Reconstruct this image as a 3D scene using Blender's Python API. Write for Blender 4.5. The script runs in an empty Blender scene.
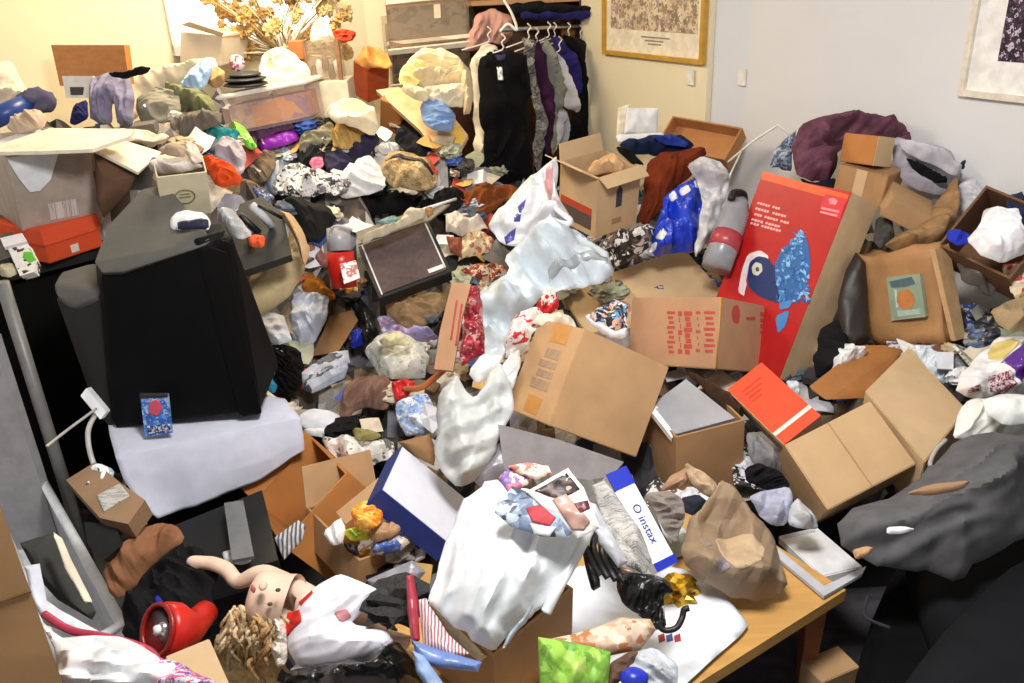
import bpy, bmesh, math, random
import numpy as np
from mathutils import Vector, Matrix, noise
from mathutils.geometry import delaunay_2d_cdt
SC = bpy.context.scene
COL = SC.collection
# ------------------------------------------------------------------ camera
CH, FPX = 1.95, 850.0
PIT, ROL = math.radians(24.4), math.radians(2.7)
FW = np.array([0, math.cos(PIT), -math.sin(PIT)])
_r0 = np.array([1.0, 0, 0]); _u0 = np.array([0, math.sin(PIT), math.cos(PIT)])
RT = math.cos(ROL)*_r0 - math.sin(ROL)*_u0
UP = math.cos(ROL)*_u0 + math.sin(ROL)*_r0
CAMP = np.array([0, 0, CH])
cd = bpy.data.cameras.new('camera'); cam = bpy.data.objects.new('camera', cd); COL.objects.link(cam)
cd.sensor_width = 36; cd.lens = FPX/1024*36; cd.clip_start = .02
cam.matrix_world = Matrix(((RT[0], UP[0], -FW[0], 0), (RT[1], UP[1], -FW[1], 0), (RT[2], UP[2], -FW[2], CH), (0, 0, 0, 1)))
SC.camera = cam
SC.view_settings.view_transform = 'Standard'; SC.view_settings.look = 'None'
SC.view_settings.exposure = 0.0; SC.view_settings.gamma = 1; SC.view_settings.use_curve_mapping = False
# ------------------------------------------------------------------ light
w = bpy.data.worlds.new('world'); SC.world = w; w.use_nodes = True
w.node_tree.nodes['Background'].inputs[0].default_value = (1, .97, .94, 1)
w.node_tree.nodes['Background'].inputs[1].default_value = .5
def area(name, loc, aim, sx, sy, e, col):
    d = bpy.data.lights.new(name, 'AREA'); d.shape = 'RECTANGLE'; d.size = sx; d.size_y = sy; d.energy = e; d.color = col
    o = bpy.data.objects.new(name, d); COL.objects.link(o); o.location = loc
    o.rotation_euler = (Vector(aim)-Vector(loc)).to_track_quat('-Z', 'Y').to_euler()
    return o
area('ceiling_panel_light', (.1, 1.2, 2.55), (.3, 2.6, .4), .5, .5, 80, (1, .965, .92))  # main light added below the ceiling, no fitting in view
area('warm_corner_lamp', (-.95, 3.8, 2.5), (-1.1, 4.0, .6), .6, .6, 42, (1, .82, .54))  # unseen warm lamp added overhead for the yellow back left corner
SC.cycles.max_bounces = 6

# ------------------------------------------------------------------ geometry helpers
def ray(x, y):
    return FW + RT*(x-512)/FPX - UP*(y-341.5)/FPX
def atY(x, y, Y):
    d = ray(x, y); return CAMP + d*Y/d[1]
def atz(x, y, z):
    d = ray(x, y); return CAMP + d*(z-CH)/d[2]
CTRL = [(100,660,.3),(200,640,.3),(300,600,.3),(230,560,.2),(420,640,.36),(560,640,.40),(690,640,.40),(600,570,.43),(780,600,.40),
(900,600,.3),(1000,650,.3),(340,540,.36),(420,500,.48),(300,480,.3),(150,540,.12),(80,480,.1),(60,560,.25),
(520,480,.53),(650,500,.43),(730,520,.46),(820,540,.40),(900,500,.45),(1000,450,.5),(950,400,.38),
(380,420,.48),(300,400,.45),(340,350,.5),(420,360,.58),(480,400,.6),(540,340,.66),(500,290,.7),(600,270,.7),(600,400,.58),(700,400,.5),(800,420,.46),(850,350,.5),(760,330,.48),
(300,300,.5),(280,240,.6),(400,260,.66),(350,200,.78),(450,210,.78),(560,250,.73),(680,240,.72),(740,240,.62),(860,300,.72),(930,330,.7),(1000,340,.78),(980,260,.92),(900,220,.97),(840,160,1.1),(950,175,1.05),(700,150,.97),
(250,190,.8),(500,190,.72),(600,170,.8)]
CTRLY = [(130,112,3.5),(160,95,3.8),(200,100,3.8),(240,128,3.85),(280,100,4.1),(340,110,4.1),(180,130,3.6),(225,165,3.45),(300,150,3.8),(210,75,4.2),(260,78,4.25),(330,88,4.3),(430,135,4.0),(425,95,4.3),(350,170,3.8),(100,110,3.5),(60,110,3.5)]
CP = np.array([atz(*c) for c in CTRL]+[atY(*c) for c in CTRLY])
def Hs(x, y):
    x = np.atleast_1d(x)[..., None]; y = np.atleast_1d(y)[..., None]
    d2 = (x-CP[:, 0])**2 + (y-CP[:, 1])**2 + .004
    wt = d2**-1.8
    return (wt*CP[:, 2]).sum(-1)/wt.sum(-1)
YS = np.arange(.7, 5.4, .008)
def hit(px, py, lift=0.0):
    d = ray(px, py); d = d/d[1]
    P = CAMP + YS[:, None]*d
    z = Hs(P[:, 0], P[:, 1]) + lift
    i = np.argmax(P[:, 2] < z)
    if P[i, 2] >= z[i]: i = len(YS)-1
    return P[i]
def V(a): return Vector((float(a[0]), float(a[1]), float(a[2])))
INFO = {}
def link(name, verts, faces, mat, parent=None, label=None, cat=None, group=None, kind=None, smooth=False, mats=None, fm=None, sharp=None):
    """one mesh object; verts are world positions, the origin goes to the base of the thing"""
    A = np.array([tuple(v) for v in verts], float)
    lo, hi = A.min(0), A.max(0)
    org = np.array([(lo[0]+hi[0])/2, (lo[1]+hi[1])/2, lo[2]])
    me = bpy.data.meshes.new(name)
    me.from_pydata((A-org).tolist(), [], [list(f) for f in faces])
    for m in (mats or [mat]): me.materials.append(m)
    if fm: me.polygons.foreach_set('material_index', fm)
    if smooth: me.polygons.foreach_set('use_smooth', [True]*len(me.polygons))
    me.update()
    bm = bmesh.new(); bm.from_mesh(me); bmesh.ops.recalc_face_normals(bm, faces=bm.faces)
    if sharp:
        for e in bm.edges:
            if len(e.link_faces) == 2 and e.calc_face_angle(0) > sharp: e.smooth = False
    bm.to_mesh(me); bm.free()
    o = bpy.data.objects.new(name, me); COL.objects.link(o)
    w_ = org
    if parent is not None:
        o.parent = parent; org = org - INFO[parent.name]['org']
    o.location = org
    INFO[o.name] = {'org': w_}
    if label: o['label'] = label
    if parent is None and cat: o['category'] = cat
    if group: o['group'] = group
    if kind: o['kind'] = kind
    return o
def empty(name, loc, label, cat, group=None):
    o = bpy.data.objects.new(name, None); COL.objects.link(o); o.location = V(loc); o.empty_display_size = .05
    o['label'] = label; o['category'] = cat
    if group: o['group'] = group
    INFO[o.name] = {'org': np.array(loc, float)}
    return o
# ------------------------------------------------------------------ materials
def lin(h):
    h = h.lstrip('#'); c = [int(h[i:i+2], 16)/255 for i in (0, 2, 4)]
    return tuple((v/12.92 if v <= .04045 else ((v+.055)/1.055)**2.4) for v in c)+(1,)
MC = {}
def mat(kind, *cols, s=20.0, rough=None, bump=None, alpha=1.0, var=.07):
    key = (kind, cols, s, rough, bump, alpha, var)
    if key in MC: return MC[key]
    m = bpy.data.materials.new(kind+'_'+'_'.join(c.strip('#') for c in cols)); m.use_nodes = True
    nt = m.node_tree; N = nt.nodes; L = nt.links; b = N['Principled BSDF']
    tc = N.new('ShaderNodeTexCoord'); c1 = lin(cols[0])
    dflt = {'card': (.85, .08), 'cloth': (.95, .6), 'paper': (.7, .16), 'plastic': (.35, .05), 'bag': (.32, .75), 'print': (.5, .12), 'news': (.8, .12),
            'wood': (.5, .05), 'paint': (.8, .03), 'clear': (.25, .05), 'metal': (.3, .02), 'lumps': (.8, .6), 'stripe': (.9, .3), 'fur': (1, .8), 'glow': (.5, 0)}[kind]
    b.inputs['Roughness'].default_value = dflt[0] if rough is None else rough
    bs = dflt[1] if bump is None else bump
    def mix(fac, a, c, f=None):
        n = N.new('ShaderNodeMix'); n.data_type = 'RGBA'
        if fac is not None: L.new(fac, n.inputs[0])
        else: n.inputs[0].default_value = f
        for sock, v in ((6, a), (7, c)):
            if isinstance(v, tuple): n.inputs[sock].default_value = v
            else: L.new(v, n.inputs[sock])
        return n.outputs[2]
    nz = N.new('ShaderNodeTexNoise'); nz.inputs['Scale'].default_value = s; nz.inputs['Detail'].default_value = 6
    L.new(tc.outputs['Object'], nz.inputs['Vector'])
    dk = tuple(v*(1-var*2) for v in c1[:3])+(1,); lt = tuple(min(1, v*(1+var)) for v in c1[:3])+(1,)
    rp = N.new('ShaderNodeMapRange'); rp.inputs[1].default_value = .35; rp.inputs[2].default_value = .65
    L.new(nz.outputs[0], rp.inputs[0])
    col = mix(rp.outputs[0], dk, lt)
    if kind in ('print', 'lumps') and len(cols) > 1:
        vo = N.new('ShaderNodeTexVoronoi'); vo.distance = 'CHEBYCHEV'; s = s*1.05 if kind == 'print' else s; vo.inputs['Scale'].default_value = s; vo.inputs['Randomness'].default_value = .55
        dn = N.new('ShaderNodeVectorMath'); dn.operation = 'MULTIPLY_ADD'
        n2 = N.new('ShaderNodeTexNoise'); n2.inputs['Scale'].default_value = s*1.3; L.new(tc.outputs['Object'], n2.inputs['Vector'])
        L.new(n2.outputs['Color'], dn.inputs[0]); dn.inputs[1].default_value = ((.03 if kind == 'print' else .12)/s,)*3; L.new(tc.outputs['Object'], dn.inputs[2])
        mr = N.new('ShaderNodeMapping'); mr.inputs['Rotation'].default_value = (.4, .3, (len(MC)*.7) % 1.5); mr.inputs['Scale'].default_value = (1, 1.5, 1.2); L.new(dn.outputs[0], mr.inputs[0]); L.new(mr.outputs[0], vo.inputs['Vector'])
        v2 = N.new('ShaderNodeTexVoronoi'); v2.distance = 'CHEBYCHEV'; v2.inputs['Scale'].default_value = s*3.1; L.new(mr.outputs[0], v2.inputs['Vector'])
        sp = N.new('ShaderNodeSeparateColor'); L.new(vo.outputs['Color'], sp.inputs[0])
        cr = N.new('ShaderNodeValToRGB'); cr.color_ramp.interpolation = 'CONSTANT'; e = cr.color_ramp.elements
        e[0].color = lin(cols[0]); e[0].position = 0
        e[1].position = 1/len(cols); e[1].color = lin(cols[1])
        for i, c in enumerate(cols[2:]):
            q = e.new((i+2)/len(cols)); q.color = lin(c)
        s2 = N.new('ShaderNodeSeparateColor'); L.new(v2.outputs['Color'], s2.inputs[0]); ma = N.new('ShaderNodeMath'); ma.operation = 'GREATER_THAN'; ma.inputs[1].default_value = .72; L.new(s2.outputs[1], ma.inputs[0]); mf = N.new('ShaderNodeMix'); L.new(ma.outputs[0], mf.inputs[0]); L.new(sp.outputs[0], mf.inputs[2]); L.new(s2.outputs[0], mf.inputs[3])
        L.new(mf.outputs[0], cr.inputs[0]); col = mix(nz.outputs[0], cr.outputs[0], c1, None) if False else cr.outputs[0]
    if kind == 'news':
        br = N.new('ShaderNodeTexBrick'); br.inputs['Scale'].default_value = s; br.inputs['Color1'].default_value = lin(cols[1]); br.inputs['Color2'].default_value = c1
        br.inputs['Mortar'].default_value = c1; br.inputs['Mortar Size'].default_value = .03; br.inputs['Brick Width'].default_value = 1.1; br.inputs['Row Height'].default_value = .22
        L.new(tc.outputs['Object'], br.inputs['Vector']); col = br.outputs[0]
    if kind == 'stripe':
        wv = N.new('ShaderNodeTexWave'); wv.inputs['Scale'].default_value = s; wv.inputs['Distortion'].default_value = 2; L.new(tc.outputs['Object'], wv.inputs['Vector'])
        r2 = N.new('ShaderNodeMapRange'); r2.inputs[1].default_value = .45; r2.inputs[2].default_value = .55; L.new(wv.outputs[0], r2.inputs[0])
        col = mix(r2.outputs[0], c1, lin(cols[1]))
    if kind == 'wood':
        mp = N.new('ShaderNodeMapping'); mp.inputs['Scale'].default_value = (1, 8, 8); L.new(tc.outputs['Object'], mp.inputs[0]); L.new(mp.outputs[0], nz.inputs['Vector']); nz.inputs['Scale'].default_value = 5
    L.new(col, b.inputs['Base Color'])
    if bs:
        bn = N.new('ShaderNodeBump'); bn.inputs['Strength'].default_value = bs; bn.inputs['Distance'].default_value = .01
        n3 = N.new('ShaderNodeTexNoise'); n3.inputs['Scale'].default_value = {'cloth': 20, 'bag': 17, 'paper': 14, 'fur': 90}.get(kind, 30); n3.inputs['Detail'].default_value = 6
        if kind in ('cloth', 'bag', 'stripe'): n3.noise_type = 'RIDGED_MULTIFRACTAL'; n3.inputs['Detail'].default_value = 3; bn.inputs['Distance'].default_value = .02; mq = N.new('ShaderNodeMapping'); mq.inputs['Scale'].default_value = (.35, 1.1, .5); mq.inputs['Rotation'].default_value = (0, 0, .6); L.new(tc.outputs['Object'], mq.inputs[0])
        L.new(mq.outputs[0] if kind in ('cloth', 'bag', 'stripe') else tc.outputs['Object'], n3.inputs['Vector']); L.new(n3.outputs[0], bn.inputs['Height']); L.new(bn.outputs[0], b.inputs['Normal'])
    if kind == 'plastic' and rough == .6: b.inputs['Specular IOR Level'].default_value = .12
    if kind == 'metal': b.inputs['Metallic'].default_value = .9
    if kind in ('cloth', 'fur'): b.inputs['Specular IOR Level'].default_value = .15
    if kind == 'glow':
        b.inputs['Emission Color'].default_value = c1; b.inputs['Emission Strength'].default_value = s
    if alpha < 1:
        b.inputs['Alpha'].default_value = alpha
    MC[key] = m; return m
# ------------------------------------------------------------------ planes and soft sheets
def plane_axes(p, yaw):
    p, yaw = math.radians(p), math.radians(yaw)
    n = np.array([math.sin(yaw)*math.sin(p), -math.cos(yaw)*math.sin(p), math.cos(p)])
    u = np.array([math.cos(yaw), math.sin(yaw), 0.0]); v = np.cross(n, u)
    return u, v, n
def to_plane(pts, P0, u, v, n):
    out = []
    for x, y in pts:
        d = ray(x, y); t = ((P0-CAMP)@n)/(d@n)
        if t < 0 or t > 9: t = ((P0-CAMP)@FW)
        q = CAMP+d*t-P0; out.append((q@u, q@v))
    return np.array(out)
def chaikin(P, k):
    for _ in range(k):
        Q = np.roll(P, -1, 0); P = np.stack([P*.84+Q*.16, P*.16+Q*.84], 1).reshape(-1, 2)
    return P
def seg_dist(P, B):
    A = B; D = np.roll(B, -1, 0)-B; L2 = (D**2).sum(1)+1e-12
    t = np.clip(((P[:, None, :]-A)*D).sum(2)/L2, 0, 1)
    C_ = A+t[..., None]*D
    return np.sqrt(((P[:, None, :]-C_)**2).sum(2).min(1))
def inside(P, B):
    x, y = P[:, 0][:, None], P[:, 1][:, None]; X1, Y1 = B[:, 0], B[:, 1]; X2, Y2 = np.roll(X1, -1), np.roll(Y1, -1)
    c = ((Y1 > y) != (Y2 > y)) & (x < (X2-X1)*(y-Y1)/(Y2-Y1+1e-12)+X1)
    return c.sum(1) % 2 == 1
def mesh2d(B, n):
    ext = B.max(0)-B.min(0); h = max(ext.max()/n, .0025)
    bp = []
    for i in range(len(B)):
        a, b = B[i], B[(i+1) % len(B)]; k = max(1, int(round(np.linalg.norm(b-a)/h)))
        for j in range(k): bp.append(a+(b-a)*j/k)
    bp = np.array(bp)
    gx = np.arange(B[:, 0].min(), B[:, 0].max(), h); gy = np.arange(B[:, 1].min(), B[:, 1].max(), h*.87)
    G = np.array([(x+(h/2 if j % 2 else 0), y) for j, y in enumerate(gy) for x in gx]).reshape(-1, 2)
    if len(G):
        k = inside(G, B); G = G[k]
    if len(G):
        G = G[seg_dist(G, B) > h*.45]
    pts = [Vector((float(a), float(b))) for a, b in bp]+[Vector((float(a), float(b))) for a, b in G]
    nb = len(bp)
    r = delaunay_2d_cdt(pts, [(i, (i+1) % nb) for i in range(nb)], [list(range(nb))], 1, 1e-7)
    vv = np.array([(p.x, p.y) for p in r[0]]); ff = [tuple(f) for f in r[2]]
    return vv, ff
def make_field(B, th, amp, sc, fold, seed, stretch, style, style2=False):
    ca, sa = math.cos(math.radians(fold)), math.sin(math.radians(fold))
    rg = random.Random(int(seed*10)); TR = []
    for k in range(9):
        an = rg.uniform(0, math.pi); fq = sc*rg.choice((.5, .8, 1.2, 1.7, 2.4, 3.4)); TR.append((math.cos(an)*fq, math.sin(an)*fq, rg.random(), 1.0/(fq/sc*1.0)**.5))
    def trif(x, y): return sum(A_*(abs(((x*p+y*q+r_)*.5) % 1-.5)*4-1) for p, q, r_, A_ in TR)*.55
    def f(P):
        d = seg_dist(P, B); dm = max(d.max(), 1e-4) if len(P) > 3 else th*2
        wd = max(min(th*1.3, dm), .004)
        r_ = np.clip(d/wd, 0, 1); r2 = np.clip(d/max(dm*.85, 1e-4), 0, 1)
        t = th*(.45*np.clip(1-(1-r_)**2, 0, 1)**.6+.75*r2*(2-r2)) if style == 'crush' else th*(.3*np.clip(1-(1-r_)**2, 0, 1)**.6+.9*r2)
        fade = np.clip(d/max(.015, wd*.4), 0, 1)
        z = np.empty(len(P))
        for i, (x, y) in enumerate(P):
            wx, wy = noise.noise(Vector((x*4, y*4, seed+20)))*.09, noise.noise(Vector((x*4, y*4, seed+40)))*.09
            a = ((x+wx)*ca+(y+wy)*sa)*sc; b = (-(x+wx)*sa+(y+wy)*ca)*sc
            if style == 'fold':
                n1 = 1-3.2*abs(noise.noise(Vector((a/stretch, b*1.1, seed)))); n2 = 1-3.0*abs(noise.noise(Vector((a/stretch*2.3+5, b*2.7, seed+7))))
                n3 = 1-3.0*abs(noise.noise(Vector((a*1.6, b*5.2, seed+9))))
                z[i] = ((trif(x+wx*.5, y+wy*.5)*.5 if style2 else 0)+n1*.62+n2*.42+n3*.12+noise.noise(Vector((x*5, y*5, seed)))*.8)*1.25
            else:
                z[i] = trif(x+wx*.25, y+wy*.25)+noise.noise(Vector((x*4, y*4, seed)))*.6; continue
                v1 = noise.voronoi(Vector((a*.75, b*.75, seed)))[0]; v2 = noise.voronoi(Vector((a*1.9, b*1.9, seed+3)))[0]; v3 = noise.voronoi(Vector((a*4.1, b*4.1, seed+3)))[0]
                v4 = noise.voronoi(Vector((a*8.5, b*8.5, seed+5)))[0]; z[i] = (v1[1]-v1[0])*-1.0+.3+(v2[0]-.45)*.8+(v3[0]-.45)*.42+(v4[0]-.45)*.2+noise.noise(Vector((x*4, y*4, seed)))*.9
        return t, z*amp*((.15+.85*fade) if style == 'fold' else (.5+.5*fade))
    return f
SEED = [0]
def S(name, cat, label, m, pts, th=.04, p=35, yaw=0, Y=None, l=.02, amp=None, sc=9, f=None, st=2.2, g=None, parent=None, n=58, sm=1, back=.5, kind=None, P0=None):
    """a soft or crumpled thing of real thickness: outline on its own plane, swollen and creased"""
    SEED[0] += 1
    pa = np.array(pts, float); c = pa.mean(0)
    if P0 is None: P0 = atY(c[0], c[1], Y) if Y is not None else hit(c[0], c[1], l)
    P0 = np.array(P0, float)
    u, v, nn = plane_axes(p, yaw)
    B = to_plane(pts, P0, u, v, nn)
    style = 'fold' if m.name.split('_')[0] in ('cloth', 'stripe', 'fur', 'lumps', 'bag') or name in ('crumpled_garment',) else 'crush'
    if amp is None: amp = th*.4+.003
    if f is None: f = (SEED[0]*47) % 180
    if th > .015 and amp > .009: amp *= 1.45; th *= .8
    ext = (B.max(0)-B.min(0)).max()
    if th < .15: th = min(th, ext*.17+.002); amp = min(amp, max(ext*.11, .004))
    if sm:
        B = chaikin(B, 1)
        if amp > .009:
            k = max(.006, min(.02, ext*.045)); nb = []
            for i in range(len(B)):
                a_, b_ = B[i], B[(i+1) % len(B)]; m_ = max(1, int(np.linalg.norm(b_-a_)/(ext*.06)))
                for j in range(m_):
                    q = a_+(b_-a_)*j/m_; w_ = noise.noise_vector(Vector((q[0]*22, q[1]*22, SEED[0]*1.3))); nb.append(q+np.array([w_.x, w_.y])*k)
            B = np.array(nb)
    sc = max(sc, min(30, 2.6/ext))
    vv, ff = mesh2d(B, n)
    fld = make_field(B, th, amp, sc, f, SEED[0]*3.7, st, style, m.name.startswith('bag'))
    t, z = fld(vv)
    top = P0+vv[:, :1]*u+vv[:, 1:]*v+(t+z)[:, None]*nn
    bot = P0+vv[:, :1]*u+vv[:, 1:]*v+(z-t*back-.0015)[:, None]*nn
    k = len(vv); verts = np.concatenate([top, bot])
    edges = {}
    for a, b, c_ in ff:
        for e in ((a, b), (b, c_), (c_, a)):
            edges[e] = 1
    faces = [tuple(x) for x in ff]+[tuple(i+k for i in reversed(x)) for x in ff]
    for (a, b) in list(edges):
        if (b, a) not in edges: faces.append((b, a, a+k, b+k))
    o = link(name, verts, faces, m, parent, label, cat, g, kind, smooth=True, sharp=.33 if style == 'crush' else .9)
    INFO[o.name].update(P0=P0, u=u, v=v, n=nn, fld=(lambda P: sum(_grid(vv, t+z, P))))
    return o
def _grid(vv, h, P):
    d2 = ((P[:, None, :]-vv)**2).sum(2)+1e-8; idx = np.argpartition(d2, 3, 1)[:, :3]
    ww = 1/np.take_along_axis(d2, idx, 1); hh = h[idx]
    return [(ww*hh).sum(1)/ww.sum(1), 0]
def patch(par, name, m, pts, h=.0015, sm=0, n=16, label=None):
    """a printed mark, label or fold lying on a soft thing, following its surface"""
    I = INFO[par.name]; B = to_plane(pts, I['P0']+I['n']*0, I['u'], I['v'], I['n'])
    zc = float(np.mean(I['fld'](B))); B = to_plane(pts, I['P0']+I['n']*zc, I['u'], I['v'], I['n'])
    if sm: B = chaikin(B, sm)
    vv, ff = mesh2d(B, n); z = I['fld'](vv)+h
    top = I['P0']+vv[:, :1]*I['u']+vv[:, 1:]*I['v']+z[:, None]*I['n']
    bot = top-I['n']*(h+.002); k = len(vv)
    faces = [tuple(x) for x in ff]+[tuple(i+k for i in reversed(x)) for x in ff]
    E_ = {e for a, b, c in ff for e in ((a, b), (b, c), (c, a))}
    faces += [(b, a, a+k, b+k) for a, b in E_ if (b, a) not in E_]
    return link(name, np.concatenate([top, bot]), faces, m, par, label, smooth=True)
def slab(name, cat, label, m, pts, th=.01, p=30, yaw=0, Y=None, l=.02, g=None, parent=None, P0=None, kind=None, bend=0):
    """a flat stiff thing with straight edges"""
    pa = np.array(pts, float); c = pa.mean(0)
    if P0 is None: P0 = atY(c[0], c[1], Y) if Y is not None else hit(c[0], c[1], l)
    P0 = np.array(P0, float); u, v, nn = plane_axes(p, yaw); B = to_plane(pts, P0, u, v, nn); k = len(B)
    top = [P0+a*u+b*v for a, b in B]; bot = [q-nn*th for q in top]
    faces = [tuple(range(k)), tuple(range(2*k-1, k-1, -1))]+[(i, i+k, (i+1) % k+k, (i+1) % k) for i in range(k)]
    o = link(name, top+bot, faces, m, parent, label, cat, g, kind)
    INFO[o.name].update(P0=P0, u=u, v=v, n=nn, fld=(lambda P: np.zeros(len(P))))
    return o
def tube_mesh(path, rad, seg=8, closed=False):
    P = [V(p) for p in path]; k = len(P); vs, fs = [], []
    R_ = rad if hasattr(rad, '__len__') else [rad]*k
    prev = None
    for i in range(k):
        t = (P[(i+1) % k if closed else min(i+1, k-1)]-P[(i-1) % k if closed else max(i-1, 0)]).normalized()
        if prev is None: a = t.orthogonal().normalized()
        else: a = (prev-t*prev.dot(t)).normalized()
        prev = a; b = t.cross(a)
        for j in range(seg):
            an = 2*math.pi*j/seg; vs.append(P[i]+(a*math.cos(an)+b*math.sin(an))*R_[i])
    for i in range(k if closed else k-1):
        for j in range(seg):
            i2 = (i+1) % k; fs.append((i*seg+j, i*seg+(j+1) % seg, i2*seg+(j+1) % seg, i2*seg+j))
    if not closed: fs += [tuple(range(seg-1, -1, -1)), tuple((k-1)*seg+j for j in range(seg))]
    return vs, fs
def spl(P, n=6):
    P = [np.array(p, float) for p in P]; out = []
    for i in range(len(P)-1):
        a, b, c, d = P[max(i-1, 0)], P[i], P[i+1], P[min(i+2, len(P)-1)]
        for j in range(n):
            t = j/n; out.append(.5*((2*b)+(-a+c)*t+(2*a-5*b+4*c-d)*t*t+(-a+3*b-3*c+d)*t**3))
    out.append(P[-1]); return out
def tube(name, cat, label, m, path, r, parent=None, g=None, n=6, seg=8, closed=False):
    vs, fs = tube_mesh(spl(path, n) if n > 1 else path, r, seg, closed)
    return link(name, vs, fs, m, parent, label, cat, g, smooth=True)
def hull(name, cat, label, m, pts, parent=None, bev=.01, g=None, smooth=False, kind=None):
    bm = bmesh.new()
    for q in pts: bm.verts.new(V(q))
    r = bmesh.ops.convex_hull(bm, input=bm.verts)
    bmesh.ops.delete(bm, geom=[v for v in bm.verts if not v.link_faces], context='VERTS')
    bmesh.ops.dissolve_limit(bm, angle_limit=.12, verts=bm.verts, edges=bm.edges)
    if bev: bmesh.ops.bevel(bm, geom=list(bm.edges), offset=bev, segments=3, affect='EDGES', profile=.5, clamp_overlap=True)
    vs = [tuple(v.co) for v in bm.verts]; bm.verts.index_update(); fs = [tuple(v.index for v in f.verts) for f in bm.faces]; bm.free()
    return link(name, vs, fs, m, parent, label, cat, g, kind, smooth=smooth)
def lump(name, cat, label, m, c, r, rot=0, amp=.25, sc=3.0, parent=None, g=None, kind=None, ridge=True, sub=3):
    """a rounded or crumpled solid"""
    SEED[0] += 1; s0 = SEED[0]*2.3
    bm = bmesh.new(); bmesh.ops.create_icosphere(bm, subdivisions=sub, radius=1)
    M = Matrix.Rotation(rot, 3, 'Z'); vs = []
    for v in bm.verts:
        q = v.co.copy(); n1 = noise.noise(q*sc*.5+Vector((s0, 0, 0))); n2 = noise.noise(q*sc+Vector((0, s0, 0)))
        k = 1+amp*((1-3*abs(n1)) if ridge else n1*2)+amp*.5*n2
        q = q*k; q = Vector((q.x*r[0], q.y*r[1], q.z*r[2])); vs.append(M@q+V(c))
    bm.verts.index_update(); fs = [tuple(v.index for v in f.verts) for f in bm.faces]; bm.free()
    return link(name, vs, fs, m, parent, label, cat, g, kind, smooth=True, sharp=.35 if amp > .3 and ridge else None)
def obox(name, cat, label, m, o, a, b, c, parent=None, bev=.002, g=None, kind=None, warp=0):
    """a box from one corner and its three edge vectors"""
    o, a, b, c = [np.array(x, float) for x in (o, a, b, c)]
    bm = bmesh.new(); vs = {}
    for i in (0, 1):
        for j in (0, 1):
            for k in (0, 1): vs[i, j, k] = bm.verts.new(V(o+a*i+b*j+c*k))
    for F_ in ([(0,0,0),(0,1,0),(1,1,0),(1,0,0)], [(0,0,1),(1,0,1),(1,1,1),(0,1,1)], [(0,0,0),(1,0,0),(1,0,1),(0,0,1)], [(0,1,0),(0,1,1),(1,1,1),(1,1,0)], [(0,0,0),(0,0,1),(0,1,1),(0,1,0)], [(1,0,0),(1,1,0),(1,1,1),(1,0,1)]):
        bm.faces.new([vs[q] for q in F_])
    if warp:
        bmesh.ops.subdivide_edges(bm, edges=bm.edges, cuts=7, use_grid_fill=True)
        SEED[0] += 1; off = Vector((SEED[0]*1.9, 0, 0)); 
        for v in bm.verts:
            d = noise.noise_vector(v.co*7+off)*warp+noise.noise_vector(v.co*19+off)*warp*.5; v.co += d
    elif bev: bmesh.ops.bevel(bm, geom=list(bm.edges), offset=bev, segments=2, affect='EDGES', clamp_overlap=True)
    bm.verts.index_update(); V_ = [tuple(v.co) for v in bm.verts]; fs = [tuple(v.index for v in f.verts) for f in bm.faces]; bm.free()
    return link(name, V_, fs, m, parent, label, cat, g, kind, smooth=bool(warp))
def quadslab(name, m, P, t, parent=None, label=None, cat=None, g=None, n=None):
    """four corners in order, thickness t"""
    P = [np.array(p, float) for p in P]; nn = np.cross(P[1]-P[0], P[3]-P[0]); nn /= np.linalg.norm(nn)
    vs = P+[p-nn*t for p in P]
    return link(name, vs, [(0,1,2,3), (7,6,5,4), (0,4,5,1), (1,5,6,2), (2,6,7,3), (3,7,4,0)], m, parent, label, cat, g)
def onplane(o, px, py, lift):
    I = INFO[o.name]; q = I['P0']+I['n']*lift; d = ray(px, py); return CAMP+d*(((q-CAMP)@I['n'])/(d@I['n']))
def deeper(key, k):
    """move a box along its line of sight, keeping its apparent size"""
    o, a, b, c = [np.array(v, float) for v in FIT[key]]; FIT[key] = [CAMP+(o-CAMP)*k, a*k, b*k, c*k]
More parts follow.
